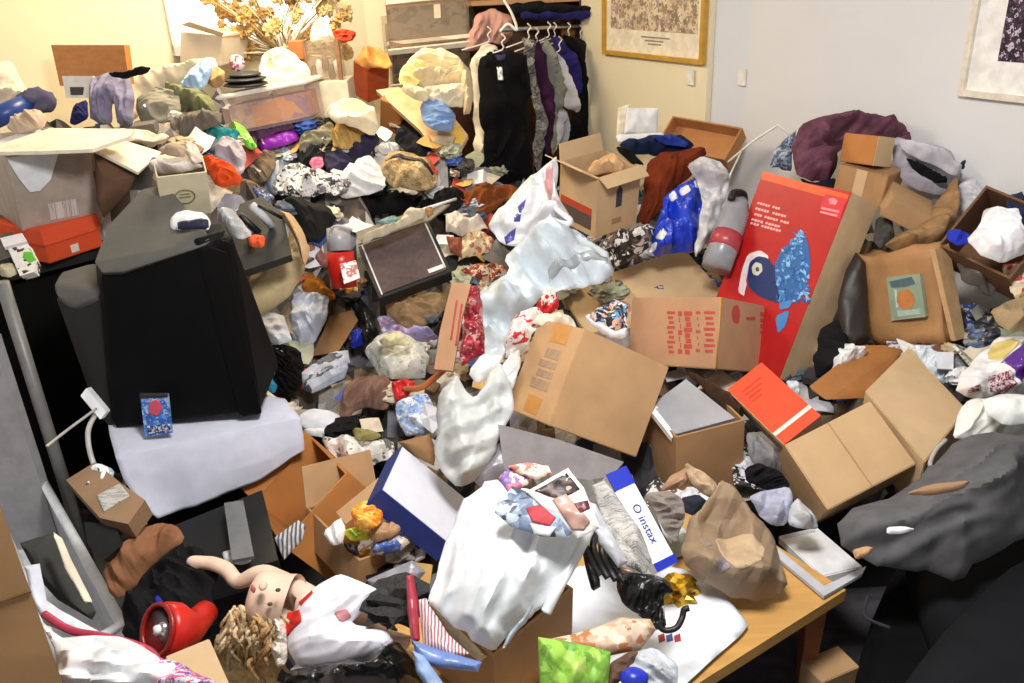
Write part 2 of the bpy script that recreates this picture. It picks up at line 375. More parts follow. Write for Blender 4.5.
class Box:
    """a carton with its pose; op = name of the open face ('a0'..'c1')"""
    def __init__(s, key, name, cat, label, m, op=None, t=.006, min_m=None, g=None, warp=0, scale=None):
        s.o, s.a, s.b, s.c = [np.array(v, float) for v in FIT[key]]
        s.m = m; ax = {'a': s.a, 'b': s.b, 'c': s.c}
        if op is None:
            s.ob = obox(name, cat, label, m, s.o, s.a, s.b, s.c, g=g, warp=warp, bev=.003)
        else:
            w_ = op[0]; others = [k for k in 'abc' if k != w_]
            L_ = {k: np.linalg.norm(ax[k]) for k in 'abc'}; e = {k: ax[k]/L_[k] for k in 'abc'}
            vs, fs = [], []
            def add(o, A, B, C):
                base = len(vs)
                for i in (0, 1):
                    for j in (0, 1):
                        for k in (0, 1): vs.append(o+A*i+B*j+C*k)
                for f in ((0,2,6,4), (1,5,7,3), (0,4,5,1), (2,3,7,6), (0,1,3,2), (4,6,7,5)): fs.append(tuple(base+q for q in f))
            far = s.o + (ax[w_]-e[w_]*t if op[1] == '0' else 0)
            add(far, e[w_]*t, ax[others[0]], ax[others[1]])
            start = s.o+(0 if op[1] == '0' else e[w_]*t); run = ax[w_]-e[w_]*t
            q, r = others
            add(start, run, e[q]*t, ax[r]); add(start+ax[q]-e[q]*t, run, e[q]*t, ax[r])
            add(start+e[q]*t, run, ax[q]-2*e[q]*t, e[r]*t); add(start+e[q]*t+ax[r]-e[r]*t, run, ax[q]-2*e[q]*t, e[r]*t)
            s.ob = link(name, vs, fs, m, None, label, cat, g)
        s.name = s.ob.name
    def pt(s, i, j, k): return s.o+s.a*i+s.b*j+s.c*k
    def face(s, f):
        """origin, axis 1, axis 2, outward normal of a face such as 'c0'"""
        A, B, W = {'a': (s.b, s.c, s.a), 'b': (s.a, s.c, s.b), 'c': (s.a, s.b, s.c)}[f[0]]
        o = s.o+(W if f[1] == '1' else 0); n = W/np.linalg.norm(W)*(1 if f[1] == '1' else -1)
        return o, A, B, n
    def decal(s, f, u0, v0, u1, v1, m, name='label_sticker', h=.0012, label=None):
        o, A, B, n = s.face(f); P = [o+A*u+B*v for u, v in ((u0, v0), (u1, v0), (u1, v1), (u0, v1))]
        return quadslab(name, m, [p+n*h for p in P] if np.dot(np.cross(P[1]-P[0], P[3]-P[0]), n) > 0 else [p+n*h for p in (P[0], P[3], P[2], P[1])], h+.001, s.ob, label)
    def poly(s, f, pts, m, name='print', h=.0012, label=None):
        o, A, B, n = s.face(f); P = [o+A*u+B*v+n*h for u, v in pts]; k = len(P)
        vs = P+[q-n*(h+.001) for q in P]
        return link(name, vs, [tuple(range(k)), tuple(range(2*k-1, k-1, -1))]+[(i, i+k, (i+1) % k+k, (i+1) % k) for i in range(k)], m, s.ob, label)
    def px(s, f, pts):
        o, A, B, n = s.face(f); out = []
        for x, y in pts:
            r = ray(x, y); q = CAMP+r*(((o-CAMP)@n)/(r@n))-o; out.append((q@A/(A@A), q@B/(B@B)))
        return out
    def art(s, f, pts, m, name='print', h=.0012, label=None, sm=0):
        P = np.array(s.px(f, pts)); P = chaikin(P, sm) if sm else P
        return s.poly(f, P, m, name, h, label)
    def flap(s, face, edge, length, ang, m=None, t=.005, u0=0, u1=1, name='flap'):
        """face = open face; edge = 'a0','b1'... the wall whose top edge carries the flap; ang 0 = standing on from the wall, 90 = folded outwards flat"""
        ax = {'a': s.a, 'b': s.b, 'c': s.c}; W = ax[face[0]]; n = W/np.linalg.norm(W)*(1 if face[1] == '1' else -1)
        E_ = ax[edge[0]]; out = E_/np.linalg.norm(E_)*(1 if edge[1] == '1' else -1)
        k3 = [k for k in 'abc' if k not in (face[0], edge[0])][0]; R_ = ax[k3]
        base = s.o+(W if face[1] == '1' else 0)+(E_ if edge[1] == '1' else 0)
        d = n*math.cos(math.radians(ang))+out*math.sin(math.radians(ang))
        P = [base+R_*u0, base+R_*u1, base+R_*(u1-.02)+d*length, base+R_*(u0+.02)+d*length]
        return quadslab(name, m or s.m, P, t, s.ob)
    def text(s, f, txt, u, v, ux, vx, size, m, name='printed_lettering'):
        """ux, vx: signs/axis for text direction and up, e.g. ('-1','2') on the face's two axes"""
        o, A, B, n = s.face(f); a_ = {'1': A, '2': B}
        def dr(q): w_ = a_[q[-1]]; w_ = w_/np.linalg.norm(w_); return -w_ if q[0] == '-' else w_
        X, Y_ = dr(ux), dr(vx)
        return text3(txt, o+A*u+B*v+n*.002, X, Y_, size, m, s.ob, name)
def text3(txt, pos, X, Y_, size, m, parent, name='printed_lettering'):
    cu = bpy.data.curves.new('t', 'FONT'); cu.body = txt; cu.size = size; cu.extrude = .0005; cu.align_x = 'CENTER'; cu.align_y = 'CENTER'; cu.resolution_u = 3
    to = bpy.data.objects.new('t', cu); COL.objects.link(to); dg = bpy.context.evaluated_depsgraph_get()
    me = bpy.data.meshes.new_from_object(to.evaluated_get(dg)); Z = np.cross(X, Y_)
    vs = [pos+X*v.co.x+Y_*v.co.y+Z*v.co.z for v in me.vertices]; fs = [tuple(p.vertices) for p in me.polygons]
    bpy.data.objects.remove(to); bpy.data.curves.remove(cu)
    o = link(name, vs, fs, m, parent); return o
# poses of the cartons and other box-shaped things: corner, three edge vectors (metres)
FIT = {
 'big': [[0.094, 2.132, 0.711], [0.275, 0.116, -0.196], [0.119, 0.129, 0.243], [-0.123, 0.207, -0.05]],
 'redprint': [[0.7, 2.62, 0.62], [0.293, 0.257, -0.163], [0.03, 0.108, 0.224], [-0.27, 0.253, -0.087]],
 'toy': [[0.942, 2.676, 0.539], [-0.213, 0.33, -0.006], [0.248, 0.171, 0.622], [0.138, 0.088, -0.079]],
 'rightA': [[0.859, 1.95, 0.503], [0.265, 0.071, 0.092], [-0.084, 0.155, 0.123], [0.019, 0.143, -0.166]],
 'rightB': [[1.225, 2.15, 0.518], [0.322, 0.384, -0.058], [-0.15, 0.15, 0.161], [-0.105, 0.064, -0.158]],
 'bottle': [[0.361, 3.36, 0.874], [0.191, 0.137, 0.012], [0.011, -0.038, 0.259], [-0.136, 0.188, 0.034]],
 'tray': [[0.982, 3.753, 1.084], [-0.266, 0.25, 0.024], [0.095, 0.09, 0.119], [0.031, 0.039, -0.054]],
 'white': [[-1.323, 4.253, 1.524], [-0.195, 0.04, 0.044], [0.031, -0.008, 0.144], [0.053, 0.257, 0.003]],
 'bin': [[-1.687, 2.893, 1.15], [0.194, 0.187, -0.008], [0.021, -0.01, 0.259], [-0.243, 0.253, 0.03]],
 'shoe': [[-1.611, 2.865, 1.034], [0.11, 0.189, -0.001], [0.001, 0.001, 0.118], [-0.259, 0.151, 0.001]],
 'clearbin': [[-1.165, 1.641, 0.379], [-0.014, 0.283, -0.138], [-0.195, 0.19, 0.409], [-0.202, -0.047, -0.074]],
 'bagbox': [[-0.07, 1.35, 0.615], [0.183, 0.182, 0.015], [-0.15, 0.15, 0.02], [-0.005, 0.023, -0.211]],
 'snack': [[-0.445, 1.873, 0.466], [0.185, 0.158, -0.046], [-0.186, 0.225, 0.026], [-0.023, -0.006, -0.113]],
 'leftopen': [[-0.691, 2.007, 0.428], [0.187, 0.13, 0.153], [-0.169, 0.305, -0.053], [0.111, 0.033, -0.163]],
 'bluelid': [[-0.366, 1.913, 0.666], [0.178, -0.028, -0.177], [0.031, 0.228, -0.005], [-0.048, 0.005, -0.049]],
 'notebox': [[0.479, 2.2, 0.609], [0.223, 0.061, 0.014], [-0.059, 0.214, 0.009], [0.012, 0.014, -0.251]],
 'orangebox': [[0.791, 2.15, 0.597], [0.114, 0.037, 0.071], [-0.118, 0.222, 0.074], [0.031, 0.041, -0.072]],
 'tan': [[0.284, 2.75, 0.69], [0.507, 0.157, 0.092], [-0.1, 0.267, 0.096], [0.007, 0.043, -0.112]],
 'oral': [[0.323, 1.62, 0.591], [0.053, 0.025, 0.007], [-0.104, 0.173, 0.168], [-0.009, 0.031, -0.038]],
 'books': [[0.801, 1.801, 0.398], [0.124, 0.033, -0.0], [-0.054, 0.202, -0.016], [0.001, -0.002, -0.028]],
 'amp': [[-0.51, 3.101, 0.753], [0.284, 0.085, 0.067], [-0.092, 0.184, 0.16], [-0.001, 0.045, -0.052]],
 'tinytop': [[1.318, 3.004, 1.211], [-0.076, 0.119, -0.007], [0.015, 0.016, 0.101], [0.084, 0.052, -0.021]],
 'tinymid': [[1.356, 2.951, 1.182], [-0.127, 0.131, 0.02], [-0.012, 0.006, -0.115], [0.107, 0.104, -0.005]],
 'tinylow': [[1.343, 2.866, 1.122], [0.146, -0.034, -0.077], [0.051, 0.141, 0.034], [-0.026, 0.024, -0.061]],
 'openright': [[1.409, 2.641, 1.027], [0.137, -0.198, -0.054], [0.158, 0.061, 0.176], [0.088, 0.091, -0.111]],
 'paperbag': [[1.43, 2.523, 0.726], [-0.144, 0.196, -0.093], [-0.045, 0.11, 0.301], [0.081, 0.056, -0.008]],
 'giftbag': [[-0.983, 2.749, 1.241], [-0.136, -0.059, 0.003], [0.042, -0.088, 0.154], [-0.026, 0.062, 0.043]],
 'redbag': [[-0.694, 4.583, 1.28], [0.099, 0.103, 0.018], [0.028, -0.058, 0.176], [-0.083, 0.073, 0.037]],
 'brown': [[-0.511, 4.295, 1.154], [-0.098, 0.023, 0.037], [0.033, -0.118, 0.159], [0.038, 0.078, 0.05]],
 'lidbox': [[-1.236, 3.9, 1.266], [0.365, 0.125, 0.033], [0.085, -0.299, 0.196], [-0.073, 0.145, 0.253]],
 'drawers': [[-0.601, 4.9, 1.527], [0.452, -0.036, 0.025], [-0.002, 0.14, 0.229], [0.029, 0.255, -0.155]],
 'drawers2': [[-0.601, 4.9, 1.311], [0.435, 0.085, 0.018], [0.016, -0.127, 0.213], [-0.055, 0.252, 0.154]],
 'leftcarton': [[-0.785, 1.081, 0.85], [-0.299, -0.032, -0.033], [-0.044, 0.07, 0.335], [-0.024, 0.292, -0.064]],
}
# ------------------------------------------------------------------ common materials
CARD = mat('card', '#b8936a', s=9, var=.05); CARD2 = mat('card', '#a98258', s=9, var=.07); CARDL = mat('card', '#c6a983', s=9, var=.04)
CARDD = mat('card', '#8a6642', s=9, var=.08); CARDO = mat('card', '#b9793f', s=9, var=.06); TAPE = mat('plastic', '#c08a4c', rough=.3)
WHITE = mat('paper', '#e2e4e8'); CREAM = mat('paper', '#e4dac6'); GREYP = mat('paper', '#b9bcc4'); BLUEWHITE = mat('paper', '#d3d9e8')
WBAG = mat('bag', '#dfe2e6', var=.04); WBAGB = mat('bag', '#d3dde8', var=.06); TBAG = mat('bag', '#dfe2e0', alpha=.9, var=.05)
BLACK = mat('plastic', '#141414', rough=.5); BLACKC = mat('cloth', '#17171a', bump=.2); DARK = mat('plastic', '#2b2a2c', rough=.5)
RED = mat('plastic', '#c22118'); REDPR = mat('paper', '#b8483c'); BLUE = mat('plastic', '#1d2fb0'); NEWS = mat('news', '#bdbbb7', '#77767a', s=70)
INKB = mat('paper', '#4a5a9a'); PINKR = mat('paper', '#b03a3a')
# ------------------------------------------------------------------ the room
def wall(name, a, b, z0, z1, m, t=.08, holes=None):
    a, b = np.array(a, float), np.array(b, float); d = (b-a)/np.linalg.norm(b-a); nn = np.array([-d[1], d[0]])*t
    vs = []
    for z in (z0, z1):
        for q in (a, b, b+nn, a+nn): vs.append((q[0], q[1], z))
    return link(name, vs, [(0,1,2,3), (4,5,6,7), (0,1,5,4), (1,2,6,5), (2,3,7,6), (3,0,4,7)], m, kind='structure')
PLAS = mat('paint', '#dfdfe1', s=3, var=.01); PLASW = mat('paint', '#efe3c4', s=3, var=.01)
link('floor', [(-3.2,-1.5,-.05), (3.4,-1.5,-.05), (3.4,6.2,-.05), (-3.2,6.2,-.05), (-3.2,-1.5,0), (3.4,-1.5,0), (3.4,6.2,0), (-3.2,6.2,0)],
     [(0,1,2,3), (4,5,6,7), (0,1,5,4), (1,2,6,5), (2,3,7,6), (3,0,4,7)], mat('cloth', '#4b4a4e', s=30), kind='structure')
link('ceiling', [(-3.2,-1.5,2.62), (3.4,-1.5,2.62), (3.4,6.2,2.62), (-3.2,6.2,2.62), (-3.2,-1.5,2.7), (3.4,-1.5,2.7), (3.4,6.2,2.7), (-3.2,6.2,2.7)],
     [(0,1,2,3), (4,5,6,7), (0,1,5,4), (1,2,6,5), (2,3,7,6), (3,0,4,7)], mat('paint', '#eeeeea'), kind='structure')
wall('wall_right', (2.98, .8), (1.13, 4.015), 0, 2.62, PLAS, -.1)
wall('wall_right_pier', (1.16, 4.03), (1.03, 4.255), 0, 2.62, mat('paint', '#d9dde6', s=3, var=.01), -.1)
wall('wall_back_right', (1.0, 4.24), (.48, 5.14), 0, 2.62, PLASW, -.12)
wall('wall_back', (-.74, 5.12), (-2.42, 4.16), 0, 2.62, PLASW, -.1)
wall('wall_left', (-2.40, 4.20), (-2.05, 2.2), 0, 2.62, PLAS, -.1)
wall('wall_back_pier', (-.74, 5.12), (-.62, 5.14), 0, 2.62, PLASW, .35)
CLB = mat('wood', '#7a4a24', s=4, var=.1)
wall('wall_closet_back', (-.9, 5.72), (.7, 5.72), 0, 2.62, CLB, .05)
wall('wall_closet_side', (.52, 5.14), (.52, 5.74), 0, 2.62, mat('wood', '#3a281c'), .05)
# bright window above the flowers on the back wall
def backwall(t, z, off=0):   # t metres from the corner along the back wall
    d = np.array([-.8682, -.4961]); n_ = np.array([.4961, -.8682]); q = np.array([-.74, 5.12])+d*t+n_*off; return np.array([q[0], q[1], z])
def bw_box(name, t0, t1, z0, z1, o0, o1, m, kind='structure', parent=None, label=None):
    vs = [backwall(t, z, o) for o in (o0, o1) for t, z in ((t0, z0), (t1, z0), (t1, z1), (t0, z1))]
    return link(name, vs, [(0,1,2,3), (7,6,5,4), (0,4,5,1), (1,5,6,2), (2,6,7,3), (3,7,4,0)], m, parent, label, kind=kind)
wn = bw_box('window_1', .22, 1.02, 1.62, 2.45, .002, .012, mat('glow', '#f4f6ff', s=1.3))
bw_box('window_frame', .18, .22, 1.58, 2.5, .0, .04, WHITE, None, wn); bw_box('window_frame', 1.02, 1.06, 1.58, 2.5, .0, .04, WHITE, None, wn)
bw_box('window_sill', .18, 1.06, 1.56, 1.61, .0, .07, WHITE, None, wn)

# ------------------------------------------------------------------ pictures on the walls
def wall_plane(px, py, a, b):   # pixel onto the vertical plane through a and b (plan points)
    a, b = np.array(a, float), np.array(b, float); d = b-a; n_ = np.array([-d[1], d[0], 0.]); n_ /= np.linalg.norm(n_)
    r = ray(px, py); t = ((np.array([a[0], a[1], 0])-CAMP)@n_)/(r@n_); return CAMP+r*t, (n_ if n_@(CAMP-CAMP-r) > 0 else -n_)
def picture(label, cat, W0, W1, x0, x1, ybl, ybr, top, fw, fm, inner, art, artm, group=None):
    P, n_ = wall_plane(x0, ybl, W0, W1); Q, _ = wall_plane(x1, ybr, W0, W1); z0 = (P[2]+Q[2])/2; d = (Q-P); d[2] = 0; L_ = np.linalg.norm(d); d /= L_
    h = top-z0; root = empty('framed_picture', P+n_*.01, label, cat, group)
    def bx(nm, u0, u1, v0, v1, w0, w1, m, lb=None):
        base = np.array([P[0], P[1], z0]); vs = [base+d*u+np.array([0, 0, v])+n_*w_ for w_ in (w0, w1) for u, v in ((u0, v0), (u1, v0), (u1, v1), (u0, v1))]
        return link(nm, vs, [(0,1,2,3), (7,6,5,4), (0,4,5,1), (1,5,6,2), (2,6,7,3), (3,7,4,0)], m, root, lb)
    bx('frame', 0, L_, 0, fw, 0, .03, fm); bx('frame', 0, L_, h-fw, h, 0, .03, fm); bx('frame', 0, fw, fw, h-fw, 0, .03, fm); bx('frame', L_-fw, L_, fw, h-fw, 0, .03, fm)
    mt = bx('mat_board', fw, L_-fw, fw, h-fw, 0, .012, inner)
    ar = bx('print', *art(L_, h), .0, .014, artm)
    return root, bx, L_, h
GOLD = mat('plastic', '#c99a3c', rough=.35)
r_, bx_, L_, h_ = picture('gold framed landscape print with wide cream mount on the wall beside the closet', 'picture', (.935, 4.35), (.48, 5.14), 606, 706, 52, 66, 2.12, .022, GOLD, mat('paper', '#f1e6cf'),
        lambda L, h: (.06, L-.055, .135, h-.06), mat('print', '#c9b394', '#a88a6a', '#8f7a66', '#dcc9a8', '#b39a90', '#e0d2b8', s=26))
for i, (a_, b_, c_) in enumerate(((.20, .34, .10), (.22, .31, .083), (.235, .30, .067))): bx_('caption_line', L_*a_/.5, L_*b_/.5, c_, c_+.008, 0, .0135, mat('paper', '#9a8f80'))
picture('pale wooden framed picture with dark abstract print at the top right', 'picture', (2.98, .8), (.86, 4.48), 962, 1100, 95, 110, 2.15, .02, mat('wood', '#e6dccb', s=3),
        mat('paper', '#f4f2ee'), lambda L, h: (.115, L-.1, .125, h-.1), mat('print', '#231522', '#5c3a5c', '#c9bcd0', '#120d12', '#3d2a40', '#1c141e', s=60))
def plate(px, py, W0, W1, lb):
    P, n_ = wall_plane(px, py, W0, W1); d = np.array([n_[1], -n_[0], 0]); z = np.array([0, 0, 1.])
    root = empty('light_switch', P, lb, 'light switch'); pl = [P+d*a*.024+z*b*.036+n_*.008 for a, b in ((-1, -1), (1, -1), (1, 1), (-1, 1))]
    quadslab('switch_plate', mat('plastic', '#f3efe6'), pl, .008, root); quadslab('rocker', mat('plastic', '#fbfaf5'), [P+d*a*.007+z*b*.014+n_*.012 for a, b in ((-1, -1), (1, -1), (1, 1), (-1, 1))], .005, root)
plate(692, 77, (.935, 4.35), (.48, 5.14), 'white light switch on the cream wall just below the gold frame')
plate(744, 77, (1.16, 4.03), (1.03, 4.255), 'white light switch on the grey wall right of the gold frame')
# ------------------------------------------------------------------ closet
link('closet_shelf', [(-.7,5.15,1.70), (.5,5.15,1.70), (.5,5.7,1.70), (-.7,5.7,1.70), (-.7,5.15,1.725), (.5,5.15,1.725), (.5,5.7,1.725), (-.7,5.7,1.725)],
     [(0,1,2,3), (4,5,6,7), (0,1,5,4), (1,2,6,5), (2,3,7,6), (3,0,4,7)], mat('wood', '#b98a5a'), None, 'wooden shelf across the closet above the hanging clothes', 'shelf')
rail0, rail1 = atY(500, 30, 4.62), atY(600, 25, 5.3)
tube('clothes_rail', 'clothes rail', 'metal rail in the closet carrying the hanging clothes', mat('metal', '#b9b9bd'), [rail0, rail1], .011, n=1)
for i, (pts, col, lb) in enumerate([([(512,4),(545,2),(570,6),(595,4),(594,14),(560,16),(530,14),(512,14)], '#1c1c20', 'black folded garment lying on the closet shelf'),
        ([(520,12),(560,12),(590,12),(588,19),(540,20),(520,19)], '#2c2a6a', 'blue folded garment on the closet shelf under the black one')]):
    S('folded_garment', 'folded clothes', lb, mat('cloth', col), pts, th=.04, p=70, Y=5.1-.03*i, amp=.01)
S('cardboard_piece', 'cardboard', 'orange-brown card box leaning at the back of the closet', CARDO, [(560,20),(594,22),(594,60),(562,42)], th=.03, p=88, Y=5.5, amp=.004, sm=0)
def garment(label, pts, m, Y, yaw=15, th=.05, amp=.022, sc=11, cat='shirt', nm='hanging_garment', extra=None, hx=None, hy=None, f=92, st=5):
    o = S(nm, cat, label, m, pts, th=th, p=88, yaw=yaw, Y=Y, amp=amp, sc=sc, f=f, st=st, n=30, g=None)
    if hx is not None:
        c = atY(hx, hy, Y); t = atY(hx, hy-12, Y); I = INFO[o.name]
        u = I['u']; pth = [c-u*.14-np.array([0,0,.03]), c, c+np.array([0,0,.035]), c+u*.02+np.array([0,0,.055]), c+np.array([0,0,.075])]
        tube('hanger', None, None, mat('plastic', '#e8e4dc'), pth, .004, o, n=3, seg=6)
    return o
garment('cream cardigan sleeve and body hanging leftmost behind the black dress', [(470,60),(485,43),(498,45),(500,60),(497,120),(484,150),(483,162),(476,160),(474,110),(470,85)], mat('cloth', '#e9dfc9'), 4.62, cat='cardigan', nm='hanging_cardigan', hx=488, hy=42)
garment('dusty pink blouse bunched on the rail above the cardigan', [(470,30),(476,14),(492,8),(512,14),(514,34),(505,44),(490,42),(478,50),(466,52),(466,42)], mat('cloth', '#c99a90'), 4.9, th=.05, cat='blouse', nm='hanging_blouse')
bd = garment('black hanging dress with white tag, nearest on the rail', [(481,56),(492,50),(500,53),(510,50),(524,54),(531,72),(533,96),(527,100),(532,150),(534,184),(505,190),(484,186),(483,140),(478,100),(477,75)], mat('cloth', '#0d0d10', bump=.15), 4.42, yaw=8, th=.05, amp=.02, cat='dress', nm='hanging_dress', hx=502, hy=50)
patch(bd, 'price_tag', WHITE, [(497,67),(502,67),(503,80),(498,80)]); patch(bd, 'collar', mat('cloth', '#3a3450'), [(494,50),(507,50),(504,60),(497,60)])
G_ = [('grey patterned top hanging next to the black dress', [(522,36),(532,42),(536,60),(546,120),(545,150),(538,180),(533,160),(534,100),(526,60)], mat('print', '#6a6866', '#8d8a86', '#4a4846', s=70), 4.62, 'top'),
 ('dark purple shirt hanging between the patterned top and the grey tee', [(530,40),(538,38),(547,60),(549,74),(552,110),(551,150),(546,158),(540,90),(532,60)], mat('cloth', '#3b1e3c'), 4.72, 'shirt'),
 ('grey tee shirt hanging with one pale sleeve towards the room', [(542,34),(552,42),(560,60),(566,100),(562,110),(558,108),(556,150),(551,156),(549,110),(544,70)], mat('cloth', '#8b8d86'), 4.8, 'tee shirt'),
 ('white shirt hanging with its sleeve sticking out over grey trousers', [(553,48),(562,58),(570,80),(581,108),(579,112),(566,109),(561,92),(556,70)], mat('cloth', '#e4e2e6'), 4.86, 'shirt'),
 ('pale grey trousers hanging below the white shirt sleeve', [(552,110),(566,108),(568,130),(564,146),(561,150),(560,120),(556,150),(552,156)], mat('cloth', '#b9bac6'), 4.9, 'trousers'),
 ('navy blue jacket hanging behind the white shirt', [(548,34),(562,40),(572,52),(577,66),(579,100),(574,92),(566,64),(556,48)], mat('cloth', '#2e2a6e'), 4.95, 'jacket'),
 ('black coat hanging in the closet towards its right end', [(562,34),(576,38),(586,60),(589,100),(588,150),(572,158),(568,120),(582,110),(576,70),(568,50)], mat('cloth', '#101014', bump=.15), 5.02, 'coat'),
 ('charcoal coat hanging farthest right in the closet', [(574,36),(586,40),(595,60),(596,140),(588,148),(588,80),(582,56)], mat('cloth', '#26262a', bump=.2), 5.12, 'coat')]
for lb, pts, m, Y, ct in G_: garment(lb, pts, m, Y, yaw=35, th=.035, cat=ct, hx=pts[0][0]+6, hy=pts[0][1]+3)
garment('black trousers hanging low under the other clothes', [(534,120),(546,150),(556,158),(575,155),(586,150),(590,185),(560,195),(535,190)], mat('cloth', '#15151a', bump=.2), 5.05, yaw=20, cat='trousers')
tube('coat_hanger', 'coat hanger', 'white plastic coat hanger hooked over the end of the rail', mat('plastic', '#f0ece4'), [atY(504,0,4.6), atY(512,14,4.6), atY(517,30,4.6), atY(508,24,4.6), atY(500,32,4.6)], .007)
# clear plastic drawers at the back, left of the clothes
CLR = mat('clear', '#a89886', alpha=.3, rough=.15)
for key, lb, cm in (('drawers', 'upper clear plastic storage drawer full of dark things', '#6a5c50'), ('drawers2', 'lower clear plastic storage drawer under the dark one', '#8d6b4c')):
    bxo = Box(key, 'plastic_storage_unit', 'storage drawer', lb, CLR, t=.006)
    o_, A_, B_, n_ = bxo.face('c0'); q = bxo
    obox('contents', None, None, mat('print', cm, '#3b322c', '#6b5c50', '#4e443c', s=12), q.o+q.a*.04+q.b*.1+q.c*.04, q.a*.92, q.b*.74, q.c*.9, bxo.ob)
    bxo.decal('c0', 0, .88, 1, 1, mat('plastic', '#e8dccb'), 'drawer_rim', .012); bxo.decal('c0', 0, 0, 1, .08, mat('plastic', '#d9c9b4'), 'drawer_rim', .012)
    bxo.decal('c0', .58, .5, .66, .8, mat('plastic', '#cdbda8'), 'drawer_label')
# ------------------------------------------------------------------ back left corner
slab('headboard', 'wooden panel', 'orange-brown wooden panel leaning on the back wall', mat('wood', '#b5763c', s=3), [(51,45),(124,45),(129,84),(60,86)], th=.03, p=82, yaw=-25, Y=3.9)
d = slab('paper_sheet', 'paper', 'white framed sheet leaning under the orange-brown panel', WHITE, [(62,76),(93,76),(93,98),(66,98)], th=.01, p=80, yaw=-20, Y=3.75)
patch(d, 'dark_photo', DARK, [(70,87),(84,87),(83,95),(71,95)])
S('trousers', 'trousers', 'lavender grey trousers draped in front of the wooden panel', mat('cloth', '#8e8aa6'), [(90,78),(105,72),(128,74),(134,95),(134,124),(118,126),(114,100),(110,125),(98,124),(88,116)], th=.035, p=75, Y=3.65, amp=.02, f=90, st=4)
S('dark_sock', 'socks', 'black socks lying over the lavender trousers', BLACKC, [(108,72),(128,72),(142,66),(151,68),(148,73),(138,75),(125,79),(112,77)], th=.02, p=60, Y=3.6, sc=14)
S('dark_blue_bundle', 'clothes bundle', 'small navy bundle left of the lavender trousers', mat('cloth', '#2b2c5c'), [(74,104),(88,100),(88,118),(76,126),(70,122)], th=.03, p=60, Y=3.55)
S('bed_sheet', 'sheet', 'large cream sheet heaped between the trousers and the blue bag', mat('cloth', '#ece0c4', bump=.2), [(123,88),(150,75),(185,64),(215,58),(218,70),(195,80),(165,88),(148,98),(140,112),(134,122),(128,105)], th=.08, p=50, Y=3.95, amp=.02, sc=6)
o_ = atY(221,66,4.2); wbx = obox('cardboard_box', 'cardboard box', 'white cardboard box on top of the back left heap by the window', mat('card', '#d9cbb6', s=9, var=.04), o_, atY(180,62,4.3)-o_, atY(222,36,4.2)-o_, atY(247,58,4.42)-o_)
quadslab('flap', mat('card', '#d9cbb6', s=9, var=.04), [atY(181,25,4.31), atY(222,37,4.2), atY(224,33,4.12), atY(190,22,4.2)], .005, wbx)
quadslab('flap', mat('card', '#c99a60', s=9, var=.04), [atY(222,37,4.2), atY(247,33,4.4), atY(240,28,4.5), atY(214,30,4.35)], .005, wbx)
lump('round_tin_lid', 'tin lid', 'round pink and white lid in front of the white cardboard box', mat('print', '#a8506c', '#e8d9dc', s=30), atY(237,63,4.0), (.035,.012,.037), amp=.02)
S('blue_bag', 'plastic bag', 'light blue plastic bag on the cream sheet', mat('bag', '#9dbce0'), [(180,86),(188,70),(200,61),(213,60),(213,72),(205,88),(194,90)], th=.05, p=55, Y=3.8, amp=.02)
S('brown_bag', 'paper bag', 'brown crumpled bag right of the light blue one', mat('paper', '#b08a5c'), [(204,80),(214,64),(226,72),(224,84),(214,90)], th=.04, p=60, Y=3.85, amp=.02)
for c, pts, lb in [('#8b877c', [(138,98),(160,88),(178,92),(182,108),(170,122),(150,127),(137,118)], 'grey-brown jumper crumpled beside the lavender trousers'),
        ('#7e8060', [(165,82),(182,86),(205,92),(216,104),(214,114),(200,114),(182,104),(166,94)], 'olive green shirt crumpled under the light blue bag'),
        ('#6f6a62', [(175,118),(200,112),(222,112),(220,126),(196,132),(180,138),(170,130)], 'dark taupe garment crumpled left of the lidded box'),
        ('#a59a88', [(150,125),(172,122),(186,134),(190,148),(170,152),(152,142)], 'beige garment crumpled above the cream gift bag'),
        ('#cfc8be', [(168,108),(184,114),(176,122),(166,120)], 'off-white scarf end among the grey clothes')]:
    S('crumpled_garment', 'clothes', lb, mat('cloth', c), pts, th=.05, p=50, Y=3.75-.004*(pts[0][1]-90), amp=.025, sc=12)
# storage box with white lid, and what stands on it
lo_ = atY(228,136,3.85); FIT['lidbox'] = [lo_, atY(313,119,4.0)-lo_, atY(219,100,3.85)-lo_, np.array([.05,.2,.0])]
lb_ = Box('lidbox', 'lidded_storage_box', 'storage box', 'translucent lilac storage box with a white lid under black dishes', mat('clear', '#c0a8a8', alpha=.3, rough=.3))
o_, A_, B_, n_ = lb_.face('b1')
q = lb_; obox('contents', None, None, mat('print', '#d08a50', '#b48a8a', '#e09a58', '#a07a90', '#c8a08a', s=9), q.o+q.a*.06+q.b*.08+q.c*.06, q.a*.88, q.b*.7, q.c*.85, q.ob)
obox('lid', None, None, mat('plastic', '#f0e9df'), q.pt(-.03, 1.0, -.05), q.a*1.06, q.b*.12, q.c*1.1, q.ob, bev=.006)
Pt = atY(246, 84, 3.95)
for i, (z, r) in enumerate(((0, .10), (.022, .095), (.042, .075))):
    lump('black_dish', 'dish', ['lowest of the three black dishes on the white lid', 'middle black dish in the stack on the white lid', 'top black dish in the stack on the white lid'][i], DARK, Pt+np.array([0, 0, z]), (r, r*.9, .013), amp=.03, ridge=False, g=None)
S('white_towel', 'cloth', 'white cloth bunched right of the black dishes', mat('cloth', '#e9dfd0', bump=.2), [(258,70),(262,52),(280,46),(296,56),(310,70),(312,80),(290,86),(266,84)], th=.06, p=55, Y=4.1, amp=.03)
